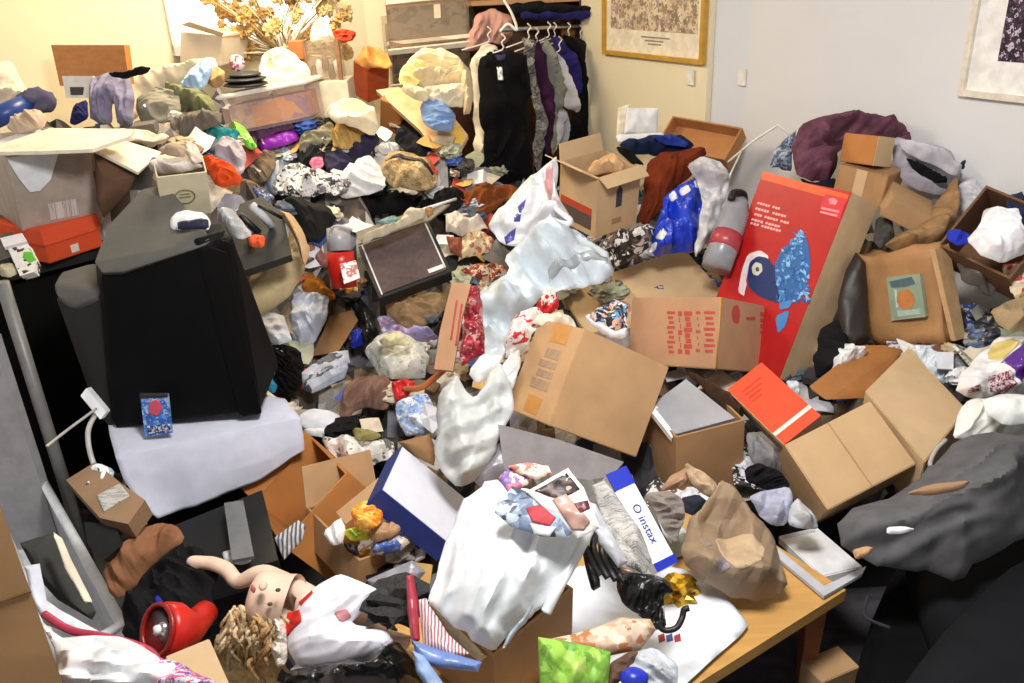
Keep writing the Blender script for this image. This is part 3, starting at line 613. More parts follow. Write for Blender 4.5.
# dried flowers: one vase of twigs and heads
random.seed(4)
fl = empty('dried_flower_arrangement', atY(285, 62, 4.45), 'dried flower arrangement of pale twigs standing before the bright window', 'dried flowers')
base = atY(285, 62, 4.45)
lump('vase', None, None, mat('plastic', '#a07a4a'), base+np.array([0, 0, -.02]), (.06,.06,.09), amp=.02, parent=fl, ridge=False)
FC = [mat('paper', '#b8945a'), mat('paper', '#ddd2b4'), mat('paper', '#94692e'), mat('paper', '#c9b07c'), mat('paper', '#7f7a52'), mat('paper', '#f6efdc')]
for i in range(98):
    a = random.uniform(-1, 1); L = random.uniform(.12, .4); z = random.uniform(.02, .36)
    tip = base+np.array([a*.34, random.uniform(-.12, .12), z]); mid = base+(tip-base)*.5+np.array([random.uniform(-.03,.03), 0, .02])
    st = tube('twig', None, None, FC[i % 6], [base+np.array([a*.03, 0, .05]), mid, tip], random.uniform(.0018, .004), fl, n=3, seg=5)
    r = random.uniform(.01, .026); lump('flower_head', None, None, FC[(i*3) % 6], tip, (r, r*.7, r*1.1), amp=.9, sc=6, parent=st, sub=3)
lump('red_flower', 'artificial flower', 'red artificial flower right of the dried twigs', mat('cloth', '#c8442c'), atY(343,36,4.3), (.05,.03,.026), amp=.4)
S('white_flower', 'artificial flower', 'creamy white lily bloom among the dried twigs', mat('paper', '#f4ecd6'), [(308,38),(316,22),(330,24),(336,40),(324,42),(318,50)], th=.03, p=70, Y=4.25, amp=.02)
# glass display jar on white box
P = atY(326, 80, 4.15)
jr = obox('display_case', 'display case', 'small glass case with dark ornaments left of the orange gift bag', mat('clear', '#b8a48c', alpha=.4, rough=.1), P+np.array([-.08, 0, 0]), (.155, 0, 0), (0, .12, 0), (0, 0, .17))
obox('case_post', None, None, mat('wood', '#8c6a4c'), P+np.array([.06,-.005,0]), (.02,0,0), (0,.02,0), (0,0,.18), jr); obox('case_post', None, None, mat('wood', '#8c6a4c'), P+np.array([-.085,-.005,0]), (.01,0,0), (0,.02,0), (0,0,.18), jr)
for k in range(5): lump('ornament', None, None, [DARK, WHITE, mat('plastic', '#6a4a4a')][k % 3], P+np.array([-.06+.028*k, .05, .03+.02*(k % 3)]), (.018,.018,.035), parent=jr, sub=2)
obox('white_box', 'white box', 'white box holding up the small glass case', mat('paper', '#ded2bf'), P+np.array([-.1, -.03, -.17]), (.2, .02, 0), (0, .2, 0), (0, 0, .165))
obox('orange_book', 'book', 'orange-brown book standing between the twigs and the glass case', mat('paper', '#b8703c'), atY(290, 60, 4.2), (.07,0,0), (0,.1,0), (0,0,.08))
Box('redbag', 'gift_bag', 'gift bag', 'orange-red gift bag on the back wall side of the towels', mat('paper', '#c4562c', var=.08))
S('orange_tissue', 'tissue paper', 'orange-yellow paper folded over the orange-red gift bag', mat('paper', '#d89a52'), [(354,62),(362,48),(378,46),(390,58),(393,69),(376,68),(362,66)], th=.02, p=60, Y=4.45, amp=.01)
Box('brown', 'cardboard_box', 'cardboard box', 'small tan cardboard box left of the ironing board', CARDO)
S('cream_paper_bag', 'paper bag', 'cream crumpled paper below the gift bag', mat('paper', '#efe2c4'), [(326,112),(340,100),(356,97),(374,104),(379,122),(372,134),(352,130),(334,124)], th=.05, p=50, Y=3.95, amp=.03)
# ironing board with towels
ib = slab('ironing_board', 'ironing board', 'peach coloured ironing board end carrying a heap of towels', mat('cloth', '#e2bd94', bump=.1), [(376,90),(398,87),(440,100),(468,135),(460,149),(434,149),(420,130)], th=.03, p=40, yaw=0, Y=4.1)
patch(ib, 'board_label', mat('plastic', '#e9c25a'), [(448,130),(460,126),(466,140),(456,146),(446,146)])
TWL = [mat('cloth', c) for c in ('#eadcb6', '#e0d0ae', '#efe4c6', '#d9c6a4')]
for i, (lb, pts, Yt) in enumerate([('cream towel at the top of the heap on the ironing board', [(404,66),(418,50),(438,47),(456,54),(464,64),(448,70),(424,72),(408,76)], 4.12), ('broad cream towel in the middle of the heap on the ironing board', [(402,80),(420,70),(446,66),(466,66),(472,78),(464,88),(440,88),(416,92)], 4.06),
        ('beige towel low in the heap on the ironing board', [(412,94),(434,86),(460,84),(473,88),(472,100),(460,109),(440,106),(424,102)], 4.0), ('cream towel hanging at the right of the heap beside the cardigan', [(458,60),(470,70),(474,92),(470,112),(462,116),(462,90)], 3.98), ('folded pale towel at the lower left of the heap', [(400,88),(414,84),(430,92),(428,102),(412,100)], 3.96)]):
    S('towel', 'towel', lb, TWL[i % 4], pts, th=.07, p=58, Y=Yt, amp=.03, sc=14, f=15+i*12, st=3, g='towels heaped on the ironing board')
S('yellow_towel', 'towel', 'pale yellow towel at the left of the towel heap', mat('cloth', '#f0dc96', bump=.3), [(398,82),(402,68),(414,58),(426,62),(424,78),(410,90)], th=.05, p=55, Y=4.0, amp=.02)
S('denim_shirt', 'shirt', 'light blue crumpled shirt on the ironing board below the towels', mat('cloth', '#7f9ccb'), [(419,104),(432,99),(446,104),(457,118),(452,132),(436,130),(424,126)], th=.05, p=50, Y=3.95, amp=.03, sc=14)
S('dark_trousers', 'trousers', 'dark navy jeans hanging below the ironing board', mat('cloth', '#1d2238'), [(434,150),(462,150),(470,170),(468,192),(440,192),(430,170)], th=.06, p=70, Y=4.1, amp=.02, f=90)
S('grey_hat', 'cloth bundle', 'grey knitted bundle on the floor below the hanging dress', mat('cloth', '#8c8c90'), [(462,168),(490,166),(494,186),(476,192),(460,184)], th=.05, p=60, Y=4.2, amp=.02)
fb = S('fabric_bag', 'bag', 'floral beige pouch with dark piping on the middle heap', mat('print', '#b39a72', '#a08a60', '#c2ab84', '#8d7650', s=40), [(380,160),(390,150),(412,152),(430,160),(440,174),(434,190),(412,192),(390,186),(378,174)], th=.05, p=45, Y=3.8, amp=.016)
patch(fb, 'piping', DARK, [(384,158),(400,156),(420,162),(434,172),(432,174),(418,165),(400,159),(386,161)], .004); patch(fb, 'red_tag', mat('plastic', '#d8502c'), [(430,164),(438,168),(437,173),(431,170)], .005)
# ------------------------------------------------------------------ the heap under everything
def heap_ok(x, y):
    return HOK[0](x, y)
HOK = []
def heap():
    xs = np.arange(-2.3, 2.7, .03); ys = np.arange(1.0, 5.0, .03)
    X, Y = np.meshgrid(xs, ys); Z = Hs(X.ravel(), Y.ravel()).reshape(X.shape)
    vs, idx = [], {}
    def ok(x, y):
        if x < -2.34+(4.2-y)*.175: return False
        if (x-1.9)*.866+(y-2.64)*.5 > -.02: return False            # beyond the right wall
        if x < -.45 and y < 2.75 and not (x > -.62 and y > 2.6): return y < 1.75 and x > -1.25  # the TV corner
        if (x+.74)*-.4961+(y-5.12)*.8682 > -.06 and x < -.7: return False
        if x > .45 and y < 1.95 or x > .62 and y < 2.2: return False                            # table and seat
        if y < 1.75 and x > -.3: return False
        return True
    HOK.append(ok); cell = {}
    for j, y in enumerate(ys):
        for i, x in enumerate(xs):
            vd, vp = noise.voronoi(Vector((x*10, y*10, 0))); r1 = noise.cell_vector(vp[0]*37.0); dx_, dy_ = x*10-vp[0].x, y*10-vp[0].y
            z = Z[j, i]-.085+noise.noise(Vector((x*9, y*9, 0)))*.03+(r1.x-.5)*.07+(r1.y-.5)*dx_*.09+(r1.z-.5)*dy_*.09
            cell[i, j] = int(r1.x*7919+r1.y*104729)
            idx[i, j] = len(vs); vs.append((x, y, max(z, .02)))
    fs = []; fc = []
    for j in range(len(ys)-1):
        for i in range(len(xs)-1):
            if ok(xs[i]+.015, ys[j]+.015): fs.append((idx[i, j], idx[i+1, j], idx[i+1, j+1], idx[i, j+1])); fc.append(cell[i, j])
    used = sorted({v for f in fs for v in f}); mp = {v: k for k, v in enumerate(used)}; n = len(used)
    top = [vs[v] for v in used]; bot = [(p[0], p[1], 0.0) for p in top]; E_ = {}
    F_ = [tuple(mp[v] for v in f) for f in fs]
    for f in F_:
        for a, b in zip(f, f[1:]+f[:1]): E_[a, b] = 1
    F2 = F_+[tuple(v+n for v in reversed(f)) for f in F_]+[(b, a, a+n, b+n) for a, b in E_ if (b, a) not in E_]
    pal = ['#5b5048', '#8f8a86', '#1a1918', '#75604a', '#2b2b30', '#b8b4b0', '#141313', '#8a7460', '#6a6a72', '#c9c5be', '#3c2f26', '#9a9aa6', '#3a3e50', '#252220']
    mats_ = [mat('paper', q, s=25, var=.1) for q in pal]; n_ = len(pal); fm = [q % n_ for q in fc]*2; fm += [2]*(len(F2)-len(fm))
    link('household_clutter', top+bot, F2, None, None, 'deep bed of mixed papers, bags and clothes under everything else', 'household clutter', kind='stuff', mats=mats_, fm=fm)
heap()
# ------------------------------------------------------------------ left: black stand, bins
ST = 1.02
p0 = atY(-30,283,2.55); p1 = atz(104,250,ST); 
top4 = [atz(-60,290,ST), atz(100,250,ST), atz(108,232,ST), atz(-40,225,ST)]
cab = empty('media_cabinet', [top4[1][0]-.3, top4[1][1], 0], 'black open cabinet at the left edge carrying the clear bin and orange shoe box', 'cabinet')
def prism(name, m, base, z0, z1, parent=None, label=None, cat=None):
    k = len(base); vs = [(b[0], b[1], z0) for b in base]+[(b[0], b[1], z1) for b in base]
    return link(name, vs, [tuple(range(k)), tuple(range(2*k-1, k-1, -1))]+[(i, (i+1) % k, (i+1) % k+k, i+k) for i in range(k)], m, parent, label, cat)
ctop = [top4[0], top4[1], top4[1]+np.array([.05, .5, 0]), top4[0]+np.array([-.1, .5, 0])]
prism('cabinet_top', BLACK, ctop, ST-.03, ST, cab)
inner = [ctop[0]*1, ctop[1]+np.array([-.03, .06, 0]), ctop[2], ctop[3]]; inner[0] = ctop[0]+np.array([0, .06, 0])
prism('cabinet_body', mat('plastic', '#0c0c0d', rough=.6), inner, 0, ST-.03, cab)
post = atY(2, 282, 2.42); tube('metal_post', 'metal post', 'grey round metal post standing upright at the front of the black cabinet', mat('plastic', '#7d7c7a', rough=.4), [post, (post[0], post[1], .02)], .02, n=1, seg=14)
pb = [atY(-90, 300, 2.38), atY(1, 334, 2.38)]
link('side_panel_board', [(pb[0][0], 2.38, .1), (pb[1][0]+.0, 2.38, .1), (pb[1][0], 2.38, pb[1][2]), (pb[0][0], 2.38, pb[0][2]+.1), (pb[0][0], 2.34, .1), (pb[1][0], 2.34, .1), (pb[1][0], 2.34, pb[1][2]), (pb[0][0], 2.34, pb[0][2]+.1)],
     [(0,1,2,3), (7,6,5,4), (0,4,5,1), (1,5,6,2), (2,6,7,3), (3,7,4,0)], mat('paint', '#a9a8ab'), None, 'pale grey upright board at the left edge in front of the black cabinet', 'board')
tube('cable', 'cable', 'thin white cable stretched from the board to the socket strip', mat('plastic', '#c9c6c0'), [atY(47,446,1.96), atY(70,428,2.1), atY(96,409,2.25)], .004)
tube('power_cable', 'cable', 'pale grey cable hanging in a loop left of the white tablecloth', mat('plastic', '#c6c4c0'), [atY(97,412,2.3), atY(88,432,2.2), atY(93,462,2.15), atY(110,488,2.1), atY(130,503,2.05), atY(145,525,2.0)], .0075, seg=10)
obox('socket_strip', 'socket strip', 'white socket block beside the lower left corner of the television', WHITE, atY(80,396,2.28), atY(86,388,2.3)-atY(80,396,2.28), atY(102,420,2.26)-atY(82,396,2.28), (0, .03, -.01))
# clear bin, shoe box, lid sheet
b = Box('bin', 'storage_bin', 'storage bin', 'large translucent plastic bin standing on the orange shoe box', mat('clear', '#c2b4aa', alpha=.6, rough=.25), op='b1', t=.008)
q = b; obox('contents', None, None, mat('print', '#a08578', '#a89286', '#947e76', '#b09c90', s=5), q.o+q.a*.05+q.b*.04+q.c*.05, q.a*.9, q.b*.86, q.c*.9, q.ob, bev=.01)
b.decal('c0', .36, .07, .72, .3, mat('news', '#c9c4bf', '#8b8682', s=60)); 
b.poly('c0', [(0,.99),(.62,.98),(.45,.62),(.3,.5),(.18,.5),(.08,.72)], mat('paper', '#dfe4e8'), 'handle_bracket', .006)
s_ = Box('shoe', 'shoe_box', 'shoe box', 'orange shoe box under the translucent bin', mat('card', '#cf4a22', s=9, var=.04))
q = s_; obox('lid', None, None, mat('card', '#e0532a', var=.03), q.pt(-.02, .55, -.02), q.a*1.04, q.b*.47, q.c*1.04, q.ob)
s_.decal('c0', .42, .1, .56, .34, mat('plastic', '#e8d9cf'), 'logo_mark'); 
slab('white_board', 'board', 'large cream board laid over the translucent bin', mat('paper', '#efe3cf'), [(-10,148),(4,143),(50,128),(134,129),(130,136),(92,149),(40,151),(-10,152)], th=.012, p=4, Y=2.95)
slab('white_folder', 'folder', 'white folder lying on the left end of the cream board', WHITE, [(-8,142),(38,127),(42,131),(-8,148)], th=.01, p=10, Y=3.1)
tube('blue_roll', 'cardboard tube', 'dark blue roll lying across the top left corner', mat('plastic', '#26448f'), [atY(-12,121,3.2), atY(32,102,3.35)], .038, n=1, seg=14)
lump('grey_bundle', 'cloth bundle', 'small grey bundle at the end of the dark blue roll', mat('cloth', '#5a5870'), atY(37,101,3.36), (.06,.05,.045))
S('cream_coat', 'clothes', 'cream crumpled coat at the left edge above the dark blue roll', mat('cloth', '#ead9c2'), [(-8,66),(8,60),(16,68),(26,90),(36,96),(22,104),(0,112),(-8,112)], th=.06, p=60, Y=3.4, amp=.02)
S('beige_cushion', 'cushion', 'beige soft bundle between the blue roll and the cream board', mat('cloth', '#cdb8a4'), [(6,128),(20,114),(38,110),(48,118),(44,128),(20,134)], th=.04, p=50, Y=3.15)
o = hull('open_white_box', 'open box', 'white open box with dark brown inside right of the translucent bin', CREAM, [atY(94,150,3.0), atY(120,139,3.3), atY(162,152,3.2), atY(138,172,2.95), atY(95,153,3.0), atY(138,175,2.95)], bev=.001)
S('cardboard_box', 'cardboard box', 'dark brown cardboard side under the open white box', mat('card', '#5d4230'), [(94,153),(136,176),(128,192),(104,218),(97,200)], th=.08, p=75, Y=2.98, amp=.002, sm=0)
S('framed_tray', 'tray', 'cream tray rim lying behind the gift bag', mat('paper', '#eadfc8'), [(108,136),(140,128),(170,133),(164,140),(150,138),(132,140)], th=.02, p=20, Y=3.3)
# small things on the cabinet front corner
for lb, c, pts, Yy, h in [('black video case lying at the front left corner of the black cabinet', '#1a1a1e', [(-6,236),(12,232),(20,243),(2,250)], 2.62, .03),
        ('white video case with printed cover on the black cabinet', '#d5d3dc', [(0,238),(22,233),(27,241),(4,247)], 2.6, .02), ('black flat box under the white video case', '#242228', [(-6,248),(26,242),(30,250),(-4,262)], 2.56, .03)]:
    slab('video_case', 'video case', lb, mat('plastic', c), pts, th=h, p=15, Y=Yy, g=None)
v_ = slab('small_carton', 'small box', 'small white box with green and maroon print at the front corner of the cabinet', mat('print', '#f0efe8', '#eeeae0', '#4b2a34', '#e6e4dc', s=26), [(8,249),(27,244),(36,262),(34,272),(20,276)], th=.03, p=45, Y=2.5)
patch(v_, 'green_print', mat('plastic', '#6cc043'), [(24,252),(32,252),(36,260),(30,263),(23,258)], .002)
S('small_bag', 'small bag', 'cream small packet beside the green printed box', mat('paper', '#c9bfa0'), [(0,262),(12,262),(18,272),(10,278),(0,276)], th=.02, p=40, Y=2.5)
# ------------------------------------------------------------------ television on white cloth
TVM = mat('plastic', '#575653', rough=.55, var=.04); TVB = mat('plastic', '#0b0b0c', rough=.6)
tv = empty('television', atY(180, 425, 2.45), 'old grey and black tube television, its back towards the room, on a white cloth', 'television')
Yf = 2.36
f_b0, f_b1 = atY(112,430,Yf), atY(261,412,Yf)
def up(p, q):    # point straight above p at the height where pixel row q is seen
    pz = atY(q[0], q[1], p[1]); return np.array([pz[0], p[1], pz[2]])
body = [f_b0, f_b1, up(f_b0, (100,276)), up(f_b0, (128,282)), up(f_b1, (232,236)), atY(212,240,Yf+.02)]
body += [np.array([f_b0[0], Yf+.34, f_b0[2]]), np.array([f_b1[0]-.02, Yf+.34, f_b1[2]]), atY(95,262,Yf+.1), atY(225,222,Yf+.2), atY(110,236,Yf+.3)]
hull('cabinet_shell', None, None, TVB, body, tv, bev=.014)
hull('top_housing', None, None, TVM, [atY(94,262,Yf+.02), atY(102,273,Yf-.015), atY(124,272,Yf-.02), atY(205,246,Yf-.005), atY(212,240,Yf), atY(108,225,Yf+.18), atY(142,189,Yf+.34), atY(166,184,Yf+.36), atY(188,212,Yf+.28), atY(200,230,Yf+.2), atY(120,285,Yf+.1), atY(208,250,Yf+.15)], tv, bev=.012, smooth=False)
hull('screen_bezel', None, None, TVB, [atY(193,240,Yf+.0), atY(222,231,Yf+.03), atY(228,250,Yf+.0), atY(262,414,Yf-.006), atY(240,417,Yf-.006), atY(200,250,Yf-.006), atY(195,236,Yf+.1), atY(225,228,Yf+.1), atY(262,412,Yf+.1)], tv, bev=.008)
hull('tube_housing', None, None, TVM, [atY(53,284,Yf+.1), atY(56,300,Yf+.06), atY(74,308,Yf+.04), atY(120,292,Yf+.02), atY(60,272,Yf+.2), atY(95,262,Yf+.24), atY(118,270,Yf+.2), atY(76,312,Yf+.06)], tv, bev=.012)
hull('tube_housing_side', None, None, mat('plastic', '#1a1a1a', rough=.5), [atY(56,298,Yf+.09), atY(74,308,Yf+.05), atY(122,290,Yf+.03), atY(112,430,Yf+.02), atY(96,412,Yf+.06), atY(75,345,Yf+.08), atY(60,290,Yf+.25), atY(112,420,Yf+.25), atY(120,280,Yf+.25)], tv, bev=.01)
card = slab('picture_card', 'card', 'small blue and red picture card leaning against the television', mat('print', '#3a6fc0', '#2c58a8', '#9fb8d8', '#5f92d8', s=55), [(140,394),(168,394),(172,433),(145,437)], th=.008, p=80, Y=Yf-.07)
patch(card, 'red_figure', mat('plastic', '#c8506a'), [(149,402),(158,399),(163,408),(158,416),(149,414)], .002, sm=1); patch(card, 'dark_border', DARK, [(140,393),(168,393),(168,397),(140,398)], .003)
patch(card, 'caption_strip', mat('print', '#1c2c5c', '#c8cede', s=120), [(147,426),(170,424),(172,431),(148,434)], .002)
# white cloth over the stand
CL = mat('cloth', '#d6daec', bump=.15, var=.03)
P_tl, P_tr = atY(108,428,Yf+.02), atY(262,408,Yf+.02)
zt = f_b0[2]-.004
rows = [[(108,420),(150,418),(200,412),(262,400),(268,396)], [(110,436),(150,436),(200,428),(262,414),(285,400)], [(116,458),(160,449),(210,438),(256,427),(300,418)], [(124,478),(164,470),(214,458),(258,446),(303,434)], [(138,498),(168,492),(218,474),(262,460),(304,442)], [(158,518),(176,513),(222,496),(258,480),(304,450)]]
G = []
for i, r in enumerate(rows):
    G.append([])
    for j, (x, y) in enumerate(r):
        if i <= 2: G[-1].append(atz(x, y, zt if i < 2 else zt-.003))
        else:
            e = atz(rows[2][j][0], rows[2][j][1], zt); G[-1].append(atY(x, y, e[1]-.02*(i-2)/3))
N_ = 7; G = np.array(G); R_, C_ = (len(rows)-1)*N_+1, 4*N_+1; vs = []
for i in range(R_):
    for j in range(C_):
        a, fa = min(i//N_, len(rows)-2), i/N_-min(i//N_, len(rows)-2); b, fb = min(j//N_, 3), j/N_-min(j//N_, 3)
        q = G[a, b]*(1-fa)*(1-fb)+G[a+1, b]*fa*(1-fb)+G[a, b+1]*(1-fa)*fb+G[a+1, b+1]*fa*fb
        dr = max(0, i/N_-2)/3; w_ = noise.noise(Vector((q[0]*9, 2, q[2]*2)))*.03*dr+noise.noise(Vector((q[0]*22, 5, q[2]*5)))*.009*dr
        vs.append(q+np.array([0, -w_, noise.noise(Vector((q[0]*14, q[1]*14, 1)))*.004*(dr == 0)]))
fs = [(i*C_+j, i*C_+j+1, (i+1)*C_+j+1, (i+1)*C_+j) for i in range(R_-1) for j in range(C_-1)]
tc_ = link('white_tablecloth', vs, fs, CL, None, 'white cloth under the television hanging down at the front', 'tablecloth', smooth=True, sharp=.5)
m_ = tc_.modifiers.new('th', 'SOLIDIFY'); m_.thickness = .005; m_.offset = 1
e0, e1 = atz(116,456,zt), atz(300,416,zt)
stand = [e0+np.array([.01,.03,0]), e1+np.array([-.05,.03,0]), e1+np.array([-.32,.42,0]), e0+np.array([-.02,.6,0])]
sd = empty('television_stand', [e0[0]+.3, e0[1]+.3, 0], 'black stand under the white cloth and the television', 'television stand')
prism('stand_top', BLACK, stand, zt-.05, zt-.012, sd); prism('stand_body', mat('plastic', '#0b0b0c', rough=.6), [q+np.array([.02 if k in (0,3) else -.02, .12 if k < 2 else 0, 0]) for k, q in enumerate(stand)], .02, zt-.05, sd)
prism('lower_shelf', mat('plastic', '#2c2b2b', rough=.4), [q+np.array([.02, -.12, 0]) for q in stand], .20, .23, sd)
gl = slab('video_recorder', 'video recorder', 'black video recorder on the low shelf under the white cloth', mat('plastic', '#252627', rough=.35), [(175,525),(262,490),(278,560),(200,582)], th=.08, p=8, Y=1.98)
slab('glass_strip', 'glass strip', 'narrow grey glass panel lying on the video recorder', mat('plastic', '#77797b', rough=.2), [(224,503),(243,500),(254,556),(232,560)], th=.012, p=10, Y=1.94)
S('tissue_scrap', 'paper scrap', 'white scrap at the lower end of the grey glass panel', WHITE, [(222,552),(232,549),(242,556),(252,557),(250,562),(232,565),(224,560)], th=.008, p=15, Y=1.9)
# between board and cloth
S('crumpled_blue_bag', 'plastic bag', 'white and blue packet in the dark gap under the socket block', mat('print', '#cdd6e0', '#8fa6bd', '#dfe6ec', '#35506e', s=14), [(70,482),(86,468),(100,462),(112,470),(112,482),(94,492),(78,490)], th=.04, p=50, Y=1.85, amp=.02)
cb = slab('flat_cardboard_box', 'cardboard box', 'flat cardboard box with white label left of the white cloth', mat('card', '#8a6e54', s=9), [(66,480),(95,462),(122,484),(145,500),(128,524),(100,518)], th=.06, p=20, Y=1.78)
patch(cb, 'label_sticker', NEWS, [(97,496),(120,484),(130,496),(104,512)], .003)
slab('black_box', 'black box', 'black box in front of the flat cardboard box', BLACK, [(84,522),(116,524),(122,545),(104,560),(88,545)], th=.1, p=40, Y=1.7)
# clear bin bottom left
co_ = atz(60,662,.44); FIT['clearbin'] = [co_, atz(122,624,.44)-co_, atz(-15,488,.44)-co_, np.array([0,0,-.24])]
cbn = Box('clearbin', 'plastic_tub', 'plastic tub', 'clear plastic tub with white rim at the lower left', mat('clear', '#f2f4fa', alpha=.96, rough=.2), op='c0', t=.008)
o_, A_, B_, n_ = cbn.face('c0')
path = [o_, o_+A_*.5, o_+A_, o_+A_+B_*.5, o_+A_+B_, o_+A_*.5+B_, o_+B_, o_+B_*.5]
tube('rim', None, None, mat('plastic', '#f4f6fa', rough=.3), path, .014, cbn.ob, n=1, seg=10, closed=True)
S('dark_album', 'album', 'dark grey album with cream edge standing inside the clear tub', mat('cloth', '#3f403e', bump=.2), [(20,543),(54,532),(66,560),(96,612),(92,620),(58,600),(40,580)], th=.05, p=55, Y=1.56, amp=.004, sm=0)
S('cream_paper', 'paper', 'cream strip of paper along the dark album in the tub', CREAM, [(54,532),(62,538),(72,562),(92,602),(86,604),(66,568)], th=.01, p=55, Y=1.5, amp=.003, sm=0)
S('white_papers', 'papers', 'white papers in the near end of the clear tub', BLUEWHITE, [(24,566),(38,563),(46,600),(60,610),(104,634),(90,640),(46,625),(32,600)], th=.012, p=40, Y=1.42, amp=.008, sm=0)
# white bag with red edging and printed cloth
wb = S('shopping_bag', 'shopping bag', 'white bag with a dark red piped edge at the bottom left', WBAG, [(44,622),(60,634),(100,640),(122,636),(152,650),(180,665),(215,690),(60,700)], th=.05, p=35, Y=1.22, amp=.02)
tube('bag_piping', None, None, mat('plastic', '#a8324c'), [atY(44,614,1.3), atY(70,630,1.27), atY(100,636,1.26), atY(130,643,1.25), atY(152,653,1.24), atY(165,672,1.18)], .0075, wb)
S('patterned_fabric', 'fabric', 'pink and blue patterned fabric at the bottom beside the tan box', mat('print', '#c34a78', '#e8e2ea', '#5a4fa0', '#e9d8e4', '#d07a9a', s=75), [(155,654),(172,660),(205,675),(225,690),(160,695),(152,668)], th=.02, p=30, Y=1.18)
b = obox('near_tan_box', 'cardboard box', 'plain tan cardboard box corner between torch and doll', CARDL, atY(165,656,1.28), atY(209,638,1.33)-atY(165,656,1.28), atY(232,690,1.24)-atY(209,638,1.33), (0,.01,-.18))
lt = atY(1,505,1.12); lc_ = obox('cardboard_box', 'cardboard box', 'big tan cardboard box cut off by the lower left edge', CARD2, lt, np.array([-.3,-.17,0]), np.array([-.2,.1,0]), np.array([0,0,-.55]))
quadslab('carton_seam', mat('card', '#6e4f34'), [lt+np.array([-.3*u+.0009,-.17*u-.0016,-z]) for u, z in ((1,.168),(0,.168),(0,.172),(1,.172))], .002, lc_)
# brown cloth bag, torch
S('brown_suede_bag', 'bag', 'brown suede bag lying right of the clear tub', mat('cloth', '#8f6448', bump=.4), [(104,568),(112,552),(140,530),(160,521),(175,524),(186,540),(160,560),(140,582),(120,600),(108,590)], th=.06, p=35, Y=1.72, amp=.015)
S('black_bag', 'bag', 'black bag under the torch and the brown bag', BLACKC, [(122,600),(150,568),(186,542),(205,550),(216,570),(214,610),(208,640),(160,665),(124,640)], th=.09, p=20, Y=1.6, amp=.02)
tc_c = atY(158,632,1.42); tax = atY(204,612,1.52)-tc_c; tax /= np.linalg.norm(tax)
tr = empty('torch', tc_c, 'red torch with a big silver reflector beside the doll', 'torch')
dirv = np.array([-.55,-.62,.55]); dirv /= np.linalg.norm(dirv); c0 = atY(160,630,1.40)
tail = atY(206,612,1.52)
vs, fs = tube_mesh([c0, c0-dirv*.012, c0-dirv*.04, c0-dirv*.075, (c0-dirv*.075)*.5+tail*.5, tail], [.052,.058,.056,.036,.03,.028], 24)
link('torch_body', vs, fs, RED, tr, smooth=True)
vs, fs = tube_mesh([c0+dirv*.004, c0+dirv*.001, c0-dirv*.02], [.05,.045,.012], 24); link('reflector', vs, fs, mat('metal', '#d8d8d8', rough=.12), tr, smooth=True)
lump('bulb', None, None, WHITE, c0+dirv*.005, (.01,.01,.01), parent=tr, sub=2)
tube('torch_ring', None, None, mat('plastic', '#8f1712'), [c0+dirv*.006+(np.cross(dirv,[0,0,1])/np.linalg.norm(np.cross(dirv,[0,0,1]))*math.cos(a)+np.cross(dirv,np.cross(dirv,[0,0,1]))/np.linalg.norm(np.cross(dirv,[0,0,1]))*math.sin(a))*.053 for a in [i*math.pi/8 for i in range(16)]], .006, tr, n=1, closed=True)
lump('bottle_cap', 'bottle cap', 'small blue cap on the black bag behind the torch', BLUE, atY(163,598,1.55), (.018,.018,.01), amp=.02)
# ------------------------------------------------------------------ doll
SK = mat('plastic', '#dcbfab', rough=.8, var=.05); HAIR = mat('fur', '#cfa56c', s=30, var=.2)
dl = empty('doll', atY(290,640,1.5), 'blonde doll in a white gown with red ribbon lying on its back at the bottom', 'doll')
def skin(name, m, pts, edges, parent, lvl=2):
    A = np.array([p[0] for p in pts]); org = A.mean(0); me = bpy.data.meshes.new(name); me.from_pydata((A-org).tolist(), edges, []); me.materials.append(m)
    o = bpy.data.objects.new(name, me); COL.objects.link(o); o.parent = parent; o.location = org-INFO[parent.name]['org']; INFO[o.name] = {'org': org}
    s = o.modifiers.new('skin', 'SKIN'); s.use_smooth_shade = True; lay = me.skin_vertices[0]
    for i, p in enumerate(pts): lay.data[i].radius = (p[1], p[1]) if not hasattr(p[1], '__len__') else p[1]
    lay.data[0].use_root = True
    b_ = o.modifiers.new('sub', 'SUBSURF'); b_.levels = lvl; b_.render_levels = lvl; return o
Yd = 1.52
skin('doll_body', SK, [(atY(345,630,Yd), .055), (atY(322,618,Yd), .06), (atY(304,608,Yd), .03), (atY(285,601,Yd), .06), (atY(264,598,Yd), .068), (atY(246,594,Yd), .055),
   (atY(300,592,Yd+.03), .03), (atY(262,572,Yd+.09), .024), (atY(236,584,Yd+.1), .02), (atY(229,570,Yd+.12), .02), (atY(212,563,Yd+.13), .018), (atY(196,562,Yd+.13), .014), (atY(187,558,Yd+.13), .009), (atY(192,567,Yd+.12), .006), (atY(186,563,Yd+.13), .005),
   (atY(372,634,Yd), .03), (atY(392,638,Yd-.02), .016), (atY(402,641,Yd-.03), .012), (atY(411,637,Yd-.03), .006), (atY(411,643,Yd-.03), .006), (atY(408,648,Yd-.03), .006)],
   [(0,1),(1,2),(2,3),(3,4),(4,5),(1,6),(6,7),(7,8),(8,9),(9,10),(10,11),(11,12),(11,13),(11,14),(0,15),(15,16),(16,17),(17,18),(17,19),(17,20)], dl)
hc = atY(268,596,Yd-.06)
lump('nose', None, None, SK, atY(263,586,Yd-.055), (.009,.012,.009), parent=dl, amp=.02, sub=2)
for x, y in ((278,590),(270,604)):
    lump('eye', None, None, mat('plastic', '#4a3a30'), atY(x,y,Yd-.062), (.006,.005,.004), parent=dl, amp=.02, sub=2)
